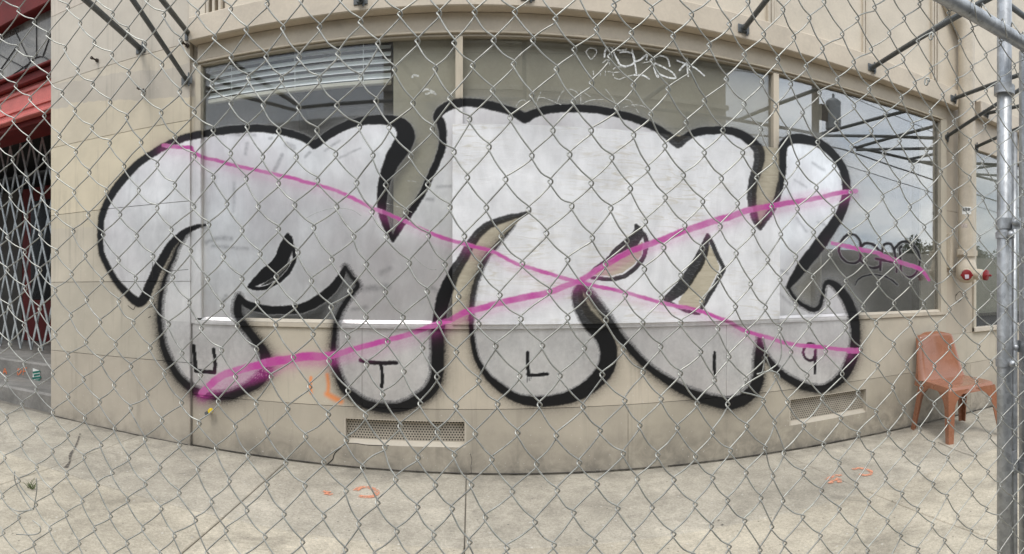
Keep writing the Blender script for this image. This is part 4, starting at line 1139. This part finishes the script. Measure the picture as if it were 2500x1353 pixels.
# ------------------------------------------------------------------ brown plastic chair
def make_chair():
    fwd = Vector((-.15, -.55, 0)).normalized()
    yaw = math.atan2(-fwd.x, fwd.y) + math.pi   # local -Y is the front
    loc = Vector((3.68, 3.045, G(3.68)))
    ch = thing('plastic_chair', loc, 'glossy brown one-piece plastic chair standing against the beige wall', 'chair')
    R = Matrix.Translation(loc) @ Matrix.Rotation(yaw, 4, 'Z') @ Matrix.Rotation(math.radians(-1.2), 4, 'Y')
    m, nt, p = newmat('brown_plastic')
    co = coords(nt, rnd=False)
    n1 = noise(nt, co, 6, 6, .6)
    c = mixc(nt, ramp(nt, n1, .3, .7), (.225, .090, .046), (.30, .126, .070))
    sc2 = noise(nt, co, 55, 6, .75, 1.0)
    c = mixc(nt, ramp(nt, sc2, .66, .73, 0, .35), c, (.42, .27, .2))
    L(nt, c, p.inputs['Base Color'])
    L(nt, ramp(nt, noise(nt, co, 9, 5), .3, .7, .20, .36), p.inputs['Roughness'])
    p.inputs['Coat Weight'].default_value = .4
    p.inputs['Coat Roughness'].default_value = .15
    def put(mb, name, deg=50):
        mb.v = [tuple(R @ Vector(q)) for q in mb.v]
        return smooth_angle(mb.build(name, m, ch), deg)
    SW, SD, SH = .245, .235, .455
    # seat: dished grid with a rolled rim
    def grid_shell(fn, nu, nv, th):
        mb = MB(); P = [[Vector(fn(u / nu, v / nv)) for u in range(nu + 1)] for v in range(nv + 1)]
        def nrm(i, j):
            a = P[min(i + 1, nv)][j] - P[max(i - 1, 0)][j]; b = P[i][min(j + 1, nu)] - P[i][max(j - 1, 0)]
            return b.cross(a).normalized()
        top = [[P[i][j] for j in range(nu + 1)] for i in range(nv + 1)]
        bot = [[P[i][j] - nrm(i, j) * th for j in range(nu + 1)] for i in range(nv + 1)]
        n = (nu + 1) * (nv + 1)
        mb.v = [tuple(q) for r_ in top for q in r_] + [tuple(q) for r_ in bot for q in r_]
        id_ = lambda i, j: i * (nu + 1) + j
        for i in range(nv):
            for j in range(nu):
                mb.f.append((id_(i, j), id_(i, j + 1), id_(i + 1, j + 1), id_(i + 1, j)))
                mb.f.append((n + id_(i, j), n + id_(i + 1, j), n + id_(i + 1, j + 1), n + id_(i, j + 1)))
        edge = [(0, j) for j in range(nu)] + [(i, nu) for i in range(nv)] + [(nv, j) for j in range(nu, 0, -1)] + [(i, 0) for i in range(nv, 0, -1)]
        for k in range(len(edge)):
            a = id_(*edge[k]); b = id_(*edge[(k + 1) % len(edge)])
            mb.f.append((a, n + a, n + b, b))
        return mb
    def seat(u, v):
        x = (u * 2 - 1); y = (v * 2 - 1)
        ex = max(0, abs(x) - .90) / .10; ey = max(0, abs(y) - .90) / .10
        dish = -.016 * (1 - x * x) * (1 - y * y * .7)
        drop = -.050 * max(ex, ey) ** 2
        front = -.014 * max(0, -y) ** 4
        rx = SW * (1 - .04 * max(0, y)) * (x if abs(x) < .9 else math.copysign(.9 + .1 * math.sin(ex * 1.57), x))
        ry = SD * (y if abs(y) < .9 else math.copysign(.9 + .1 * math.sin(ey * 1.57), y))
        # rounded corners
        q = max(0, abs(x) - .8) * max(0, abs(y) - .8) / .04
        rx *= 1 - .06 * q; ry *= 1 - .06 * q
        return (rx, ry, SH + dish + drop + front)
    put(grid_shell(seat, 28, 28, .006), 'seat', 60)
    def back(u, v):
        x = u * 2 - 1
        h = v
        w = .215 - .030 * h ** 2 + .028 * (1 - h) ** 3
        if h > .86:
            w *= 1 - .22 * ((h - .86) / .14) ** 3
        ex = max(0, abs(x) - .84) / .16
        curve = .040 * (1 - x * x) * (.35 + .65 * math.sin(min(1, h * 1.2) * 1.57))
        y = SD - .030 + .105 * h ** 1.25 + curve - .028 * (1 - h) ** 6 + .05 * ex ** 2
        z = SH - .012 + .405 * h - (.028 * abs(x) ** 4 if h > .9 else 0) * ((h - .9) / .1 if h > .9 else 0)
        if v > .95:
            y += .045 * ((v - .95) / .05) ** 2
            z -= .004 * ((v - .95) / .05)
        return (x * w, y, z)
    put(grid_shell(back, 26, 28, -.006), 'backrest', 60)
    # legs: angle section that flares into arches under the seat
    def leg(sx, sy):
        mb = MB(); rows = []
        for k in range(15):
            h = k / 14                        # 0 floor .. 1 under the seat
            z = .0 + (SH - .035) * h
            flare = max(0, (h - .62) / .38)
            a = .048 + .022 * h + .135 * flare ** 2.6
            b = .046 + .020 * h + .130 * flare ** 2.6
            out_ = (1 - h)
            cx = sx * (SW - .004 + .042 * out_); cy = sy * (SD - .004 + (.052 if sy < 0 else .085) * out_)
            t = .009
            L6 = [(0, 0), (-a, 0), (-a, t), (-t, t), (-t, b), (0, b)]
            rows.append([(cx + sx * px_, cy - sy * py_, z) for px_, py_ in L6])
        for r_ in rows:
            mb.v += r_
        for i in range(14):
            for k in range(6):
                k2 = (k + 1) % 6
                mb.f.append((i * 6 + k, i * 6 + k2, i * 6 + 6 + k2, i * 6 + 6 + k))
        mb.f.append(tuple(range(6))); mb.f.append(tuple(range(84, 90))[::-1])
        return mb
    for sx in (-1, 1):
        for sy in (-1, 1):
            put(leg(sx, sy), 'leg', 35)
    # the rear legs run up into ribs that carry the back
    for sx in (-1, 1):
        mb = MB(); rows = []
        for k in range(10):
            h = k / 9
            z = SH - .06 + .40 * h
            w = .215 - .030 * h ** 2 + .028 * (1 - h) ** 3 - .004
            y = SD - .02 + .105 * h ** 1.25 + .02
            d = .055 * (1 - h) ** 1.2 + .012
            rows.append([(sx * w, y - .012, z), (sx * (w + .006), y - .012, z), (sx * (w + .006), y + d, z), (sx * w, y + d, z)])
        for r_ in rows:
            mb.v += r_
        for i in range(9):
            for k in range(4):
                k2 = (k + 1) % 4
                mb.f.append((i * 4 + k, i * 4 + k2, i * 4 + 4 + k2, i * 4 + 4 + k))
        mb.f.append((0, 1, 2, 3)); mb.f.append((39, 38, 37, 36))
        put(mb, 'back_rib', 35)
make_chair()
# ------------------------------------------------------------------ chain-link fence between the viewer and the wall
FR0 = .85
def fence_pt(px, z):
    t = (px - PX0) / F
    r = FR0 / math.cos(.95 * (px - 1200) / F)
    return r * math.sin(t), r * math.cos(t)
CP = [-192, -118, -45, 29, 103, 177, 251, 328, 409, 496, 578, 666, 758, 857, 944, 1041, 1129, 1222, 1329, 1428, 1523, 1616, 1712, 1799, 1882, 1945, 2030, 2114, 2189, 2259, 2325, 2390, 2455, 2518, 2580]
half = []
for a, b in zip(CP[:-1], CP[1:]):
    half += [a, (a + b) / 2]
half.append(CP[-1])
SV = 134.0 / F * FR0              # pitch of the mesh up the fence
ROWS_T, ROWS_B = 16, -27          # in half pitches over the reference row
rr = random.Random(5)
jit = {}
def node(i, j):
    k = (i, j)
    if k not in jit:
        jit[k] = (rr.gauss(0, .0022), rr.gauss(0, .0022), rr.gauss(0, .0015))
    return jit[k]
def top_z(x):
    return .69 - .045 * x
def fence_pos(i, j, dx=0.0, dd=0.0):
    """column i (half columns), row j (half rows): 3D point; dx shifts along the fence, dd towards the viewer."""
    px = half[i]
    x, y = fence_pt(px, 0)
    x2, y2 = fence_pt(px + 4, 0)
    tx, ty = x2 - x, y2 - y
    l = math.hypot(tx, ty); tx /= l; ty /= l
    n = node(i, j)
    z = -.006 - .045 * x + j * SV / 2
    sag = .006 * math.sin(i * .37 + j * .21) + .004 * math.sin(i * .9 - j * .5)
    lean = .042 * (z)
    bow = .012 * math.sin(i * .19 + 1.0) * math.cos(j * .11)
    x += tx * (dx + lean + n[0] + sag * .5) + ty * (dd + bow + n[2]); y += ty * (dx + lean + n[0] + sag * .5) - tx * (dd + bow + n[2])
    return Vector((x, y, CAM_Z + z + n[1] + sag))
fence = thing('chain_link_fence', (0, .85, -.0), 'galvanized chain-link fence stretched across the whole view in front of the wall', 'fence')
RW = .00132
nh = len(half)
def catm3(pts, n):
    return [tuple(p) for p in catmull([tuple(q) for q in pts], n)]
for s in range(nh - 1):
    ctrl = []
    for j in range(ROWS_T, ROWS_B - 1, -1):
        right = (s + 1 + j) % 2 == 0      # node exists at (s+1, j) or else at (s, j)
        i = s + 1 if right else s
        base = fence_pos(i, j)
        if base.z > CAM_Z + top_z(base.x) + .01:
            continue
        hook = .0034
        sg = 1 if right else -1
        h = SV * .5
        # straight leg, short upright hook around the neighbour, straight leg; front legs fall one way, rear legs the other
        dup, ddn = (.0024, -.0024) if right else (-.0024, .0024)
        p_up = fence_pos(i, j, sg * (hook - .0030), dup); p_up.z += h * .11
        p_mid = fence_pos(i, j, sg * hook, 0.0)
        p_dn = fence_pos(i, j, sg * (hook - .0030), ddn); p_dn.z -= h * .11
        ctrl += [p_up, p_mid, p_dn]
        # a slight bow in the middle of the leg that follows
        if j > ROWS_B:
            i2 = s if right else s + 1
            a, b = p_dn, fence_pos(i2, j - 1, -sg * (hook - .003), ddn)
            mid = (a + b) / 2
            w = rr.gauss(0, .0011)
            mid.z += w + (.0016 if right else -.0016)
            mid.x += rr.gauss(0, .0009)
            ctrl.append(mid)
    mb = MB().tube(catm3(ctrl, 3), RW, 6)
    mb.build('wire', M_WIRE, fence, smooth=True)
# top rail with wire ties
rail = []
for px in range(-260, 2620, 60):
    x, y = fence_pt(px, 0)
    l = math.hypot(x, y)
    rail.append((x * (1 - .024 / l), y * (1 - .024 / l), CAM_Z + top_z(x) - .035))
MB().tube(rail, .0172, 16).build('top_rail', M_GALV, fence, smooth=True)
for px in (2365, 2440, 2490):
    x, y = fence_pt(px, 0); l = math.hypot(x, y)
    c = Vector((x * (1 - .024 / l), y * (1 - .024 / l), CAM_Z + top_z(x) - .035))
    t = Vector((y, -x, 0)).normalized()
    ring = [c + (Vector((x, y, 0)).normalized() * math.cos(a) + Vector((0, 0, 1)) * math.sin(a)) * .0215 + t * (.004 * a) for a in [k * .5 for k in range(16)]]
    ring.append(ring[-1] + t * .02 + Vector((0, 0, -.03)))
    MB().tube(ring, .0016, 6).build('wire_tie', M_WIRE, fence, smooth=True)
# hooked repair ties on the mesh
for px, py in ((2273, 92), (2262, 202)):
    x, y = fence_pt(px, 0); l = math.hypot(x, y); z = CAM_Z + (PY0 - py) / F * l
    t = Vector((y, -x, 0)).normalized()
    c = Vector((x, y, z)) * 1.0
    MB().tube([c + (t * math.cos(a) + Vector((0, 0, 1)) * math.sin(a) * 1.5 + t * .4 * math.sin(a * .7)) * .0055 + Vector((-x, -y, 0)).normalized() * (.004 + .001 * a) for a in [k * .45 for k in range(16)]], .0018, 6).build('wire_tie', M_WIRE, fence, smooth=True)
# loose bent wires, lower left and beside the I
def loose(pts, lift=.006):
    P = []
    for px, py in catmull(pts, 5):
        x, y = fence_pt(px, 0); l = math.hypot(x, y)
        P.append((x * (1 - lift / l), y * (1 - lift / l), CAM_Z + (PY0 - py) / F * l))
    MB().tube(P, RW, 6).build('loose_wire', M_WIRE, fence, smooth=True)
loose([(36, 1148), (36, 1170), (50, 1200), (78, 1242), (85, 1225), (90, 1190), (88, 1165)])
loose([(20, 1235), (45, 1246), (76, 1243)])
loose([(80, 1268), (97, 1282), (98, 1296), (80, 1303), (40, 1302)])
loose([(1862, 822), (1868, 850), (1862, 905), (1848, 912), (1880, 905), (1900, 912), (1904, 925)])
loose([(1902, 815), (1908, 850), (1900, 885), (1862, 912), (1832, 930), (1806, 952), (1838, 962), (1866, 972)])
def at_px(px, r, z):
    t = (px - PX0) / F
    return (r * math.sin(t), r * math.cos(t), z)
def pole(px, r, rad, z0, z1, name, parent, n=20, mat=M_GALV):
    return MB().tube([at_px(px, r, z0), at_px(px, r, (z0 + z1) / 2), at_px(px, r, z1)], rad, n).build(name, mat, parent, smooth=True)
def band(px, r, rad, z, h, parent, name='brace_band', tail=None):
    m = MB()
    m.tube([at_px(px, r, z - h / 2), at_px(px, r, z + h / 2)], rad + .0035, 20)
    if tail:
        a = Vector(at_px(px, r, z)); b = Vector(at_px(tail, r - .015, z))
        d = (b - a); d.z = 0; nn = Vector((-d.y, d.x, 0)).normalized() * .003
        q = [a - nn, b - nn, b + nn, a + nn]
        m.add([(p.x, p.y, z - h / 2 + dz) for dz in (0, h) for p in q], [(0, 3, 2, 1), (4, 5, 6, 7), (0, 1, 5, 4), (1, 2, 6, 5), (2, 3, 7, 6), (3, 0, 4, 7)])
    o = smooth_angle(m.build(name, M_GALV, parent))
    if tail:
        c = Vector(at_px((px * .35 + tail * .65), r - .03, z)); u = Vector(at_px(px, 1, 0)) ; u = Vector((u.x, u.y, 0)).normalized()
        MB().tube([c + u * .03, c - u * .004, c - u * .010], [.006, .009, .006], 10).build('bolt', M_GALV, o, smooth=True)
    return o
pz = G(1.1)
post = thing('fence_post', at_px(2452, 1.40, pz), 'round galvanized fence post beside the chair, left of the paired posts', 'post', 'posts at the right edge')
pole(2452, 1.40, .0190, pz, CAM_Z + .88, 'tube', post)
def zpx(py, r):
    return CAM_Z + (PY0 - py) / F * r
smooth_angle(MB().tube([at_px(2452, 1.40, zpx(232, 1.4)), at_px(2452, 1.40, zpx(210, 1.4))], .0268, 20).build('collar', M_GALV, post))
band(2452, 1.40, .0190, zpx(547, 1.4), .027, post, tail=2492)
band(2452, 1.40, .0190, zpx(575, 1.4), .016, post, tail=2476)
band(2452, 1.40, .0190, zpx(884, 1.4), .020, post, tail=2482)
post2 = thing('fence_post', at_px(2511, 1.46, pz), 'second round galvanized post cut off by the right edge of the view', 'post', 'posts at the right edge')
pole(2511, 1.46, .0255, pz, CAM_Z + .62, 'tube', post2)
band(2511, 1.46, .0255, zpx(845, 1.46), .030, post2, tail=2462)
band(2511, 1.46, .0255, zpx(1138, 1.46), .030, post2, tail=2458)
tb = thing('tension_bar', at_px(2476, 1.43, pz), 'thin upright steel bar between the two fence posts', 'bar')
pole(2476, 1.43, .0085, pz, CAM_Z + .40, 'rod', tb, 12)
m = MB().box(-.012, .012, -.003, .003, 0, .05); q = at_px(2474, 1.41, zpx(1150, 1.41)); m.v = [(x + q[0], y + q[1], z + q[2]) for x, y, z in m.v]; m.build('clip', M_GALV, tb)

# ------------------------------------------------------------------ the other side of the street, seen in the glass
def opposite():
    y0 = -15.5
    b = thing('apartment_building', (-6, y0, G(-6)), 'beige apartment block across the street, mirrored in the middle pane', 'building')
    mw = simple('tan_stucco', (.40, .35, .26), .8, var=.12, scale=1.5)
    md = simple('brown_window_frame', (.12, .10, .08), .6)
    mg = simple('far_window_glass', (.05, .06, .065), .1, var=.1, bmp=0)
    X0, X1, H = -3.6, 11.2, 11.0
    MB().box(X0, X1, y0 - 8, y0, G(X1) - .3, H).build('wall', mw, b)
    MB().box(X0 - .2, X1 + .2, y0 - 8.2, y0 + .35, H, H + .45, b=.05).build('cornice', simple('pale_cornice', (.5, .45, .36), .7), b)
    for k, z in enumerate((3.3, 6.4, 9.4)):
        MB().box(X0, X1 + .08, y0 + .002, y0 + .16, z - .18, z).build('belt_course', simple('pale_belt', (.47, .42, .33), .7), b)
    for z in (4.2, 7.3):
        for k in range(5):
            x = X0 + 1.7 + k * 2.9
            w = MB().box(x - .62, x + .62, y0 + .002, y0 + .10, z - .05, z + 1.55).build('window', md, b)
            MB().box(x - .54, x + .54, y0 + .10, y0 + .115, z + .04, z + .72).build('pane', mg, w)
            MB().box(x - .54, x + .54, y0 + .10, y0 + .115, z + .79, z + 1.46).build('pane', mg, w)
    for k in range(2):
        x = X0 + 3 + k * 6.0
        MB().box(x - 1.3, x + 1.3, y0 + .002, y0 + .06, -.3, 2.5).build('garage_door', simple('grey_garage', (.22, .2, .17), .6), b)
opposite()
lb = thing('low_building', (-15, -15.5, G(-15)), 'low grey building across the street, mirrored in the left pane', 'building')
MB().box(-28, -4.2, -23, -15.6, -.4, 8.0).build('wall', simple('grey_stucco', (.10, .105, .105), .8, var=.12, scale=1), lb)
MB().box(-28.2, -4.0, -23.2, -15.35, 8.0, 8.3, b=.05).build('parapet', simple('pale_parapet', (.4, .4, .38), .7), lb)
for k in range(6):
    x = -26 + k * 3.9
    w = MB().box(x - .9, x + .9, -15.598, -15.5, 4.4, 6.2).build('window', simple('dark_window_frame', (.08, .08, .08), .6), lb)
    MB().box(x - .8, x + .8, -15.5, -15.485, 4.5, 6.1).build('pane', simple('dull_far_glass', (.05, .055, .06), .1, var=.1, bmp=0), w)
wl_ = MB().box(11.6, 70, -16.6, -16.3, -2.0, 3.2, shear=0)
tag(wl_.build('yard_wall', simple('grey_yard_wall', (.34, .315, .265), .85, var=.2, scale=1)), 'grey yard wall across the street, mirrored in the right-hand pane', 'wall')
upo = thing('utility_pole', (12.4, -10.2, G(12.4) - .2), 'wooden utility pole with transformer mirrored in the right-hand pane', 'pole')
M_POLE = simple('creosote_pole', (.10, .075, .05), .85, var=.3, scale=3)
MB().tube([(12.4, -10.2, -.5), (12.4, -10.2, 12.0)], [.19, .13], 14).build('shaft', M_POLE, upo, smooth=True)
for z in (10.9, 9.9):
    MB().box(11.2, 13.6, -10.08, -9.97, z, z + .13).build('crossarm', M_POLE, upo)
tk = MB().tube([(13.15, -10.05, 7.3), (13.15, -10.05, 7.34), (13.15, -10.05, 8.4), (13.15, -10.05, 8.5)], [.26, .3, .3, .2], 18); tk.tube([(13.15, -10.05, 8.5), (13.15, -10.05, 8.72)], .05, 8)
smooth_angle(tk.build('transformer', simple('grey_tank', (.32, .33, .33), .5), upo))
MB().box(12.5, 12.9, -10.1, -10.0, 7.6, 8.2).build('bracket', M_POLE, upo)
M_CABLE = simple('black_cable', (.012, .012, .012), .6, var=.1, bmp=0)
labs = ['topmost black overhead cable mirrored in the right-hand pane', 'second black overhead cable mirrored in the right-hand pane', 'third black overhead cable mirrored in the right-hand pane', 'fourth black overhead cable mirrored in the right-hand pane', 'thick low telephone cable mirrored in the right-hand pane', 'lowest thin cable mirrored in the right-hand pane']
for k, (z, y, r) in enumerate(((11.1, -9.9, .018), (10.9, -9.9, .014), (10.1, -9.9, .016), (9.2, -10.0, .014), (7.0, -10.0, .032), (6.4, -10.0, .016))):
    pts = []
    for u in np.linspace(0, 1, 40):
        x = -40 + 110 * u
        s = ((x - 12.4) % 45) / 45
        pts.append((x, y, G(x) + z - 1.1 * 4 * s * (1 - s) * .9))
    tag(MB().tube(pts, r, 5).build('overhead_cable', M_CABLE), labs[k], 'cable', 'overhead cables')
drp = MB().tube([(12.4, -10.2, 9.4), (8, -4, 7.6), (4.3, 3.2, 6.5)], .014, 5)
tag(drp.build('overhead_cable', M_CABLE), 'service drop cable running from the pole towards the viewer', 'cable', 'overhead cables')
def tree(x, y, h, rad, label, seed):
    r = random.Random(seed)
    t = thing('street_tree', (x, y, G(x) - .2), label, 'tree', 'trees across the street')
    tr_ = MB().tube([(x, y, G(x) - .3), (x + .1, y, h * .3), (x, y + .1, h * .6)], [.22, .16, .08], 8)
    for k in range(7):
        a = r.uniform(0, 6.28); z = h * r.uniform(.3, .5)
        tr_.tube([(x, y, z), (x + math.cos(a) * rad * .5, y + math.sin(a) * rad * .5, z + h * .22)], [.07, .03], 6)
    tr_.build('trunk', M_POLE, t, smooth=True)
    lf = MB()
    cl_ = [(r.gauss(0, rad * .45), r.gauss(0, rad * .45), h * .66 + r.gauss(0, h * .15), r.uniform(.5, 1.0) * rad * .45) for _ in range(26)]
    for k in range(5200):
        cx, cy, cz, cr = r.choice(cl_)
        d = Vector((r.gauss(0, 1), r.gauss(0, 1), r.gauss(0, 1))).normalized() * cr * r.random() ** .4
        c = Vector((x + cx, y + cy, cz)) + d
        u = Vector((r.gauss(0, 1), r.gauss(0, 1), r.gauss(0, 1))).normalized(); v = u.cross(Vector((r.gauss(0, 1), r.gauss(0, 1), r.gauss(0, 1)))).normalized()
        s = r.uniform(.07, .16)
        lf.add([c - u * s, c + v * s * .6, c + u * s, c - v * s * .6], [(0, 1, 2, 3)])
    lf.build('crown', M_LEAF, t)
M_LEAF = simple('dull_green_leaf', (.055, .075, .03), .6, var=.5, scale=1.2, bmp=0)
tree(31, -22, 4.6, 2.4, 'rounded dull green tree mirrored low in the right-hand pane', 3)
tree(40, -24, 4.6, 2.2, 'smaller tree right of the rounded one in the mirrored street', 4)
tree(58, -27, 6.0, 3.0, 'broad far tree at the end of the mirrored street', 5)
dm = thing('traffic_drum', (24.5, -14.0, G(24.5) - .15), 'orange traffic drum mirrored low in the right-hand pane', 'drum')
zb = G(24.5) - .17
smooth_angle(MB().tube([(24.5, -14, zb), (24.5, -14, zb + .05)], [.34, .33], 18).build('base', M_CABLE, dm))
smooth_angle(MB().tube([(24.5, -14, zb + .05), (24.5, -14, zb + .5), (24.5, -14, zb + 1.0)], [.29, .26, .23], 18).build('drum_body', simple('orange_plastic', (.70, .17, .03), .5), dm))
smooth_angle(MB().tube([(24.5, -14, zb + .66), (24.5, -14, zb + .80)], [.258, .25], 18).build('stripe', simple('white_stripe', (.75, .75, .75), .4), dm))
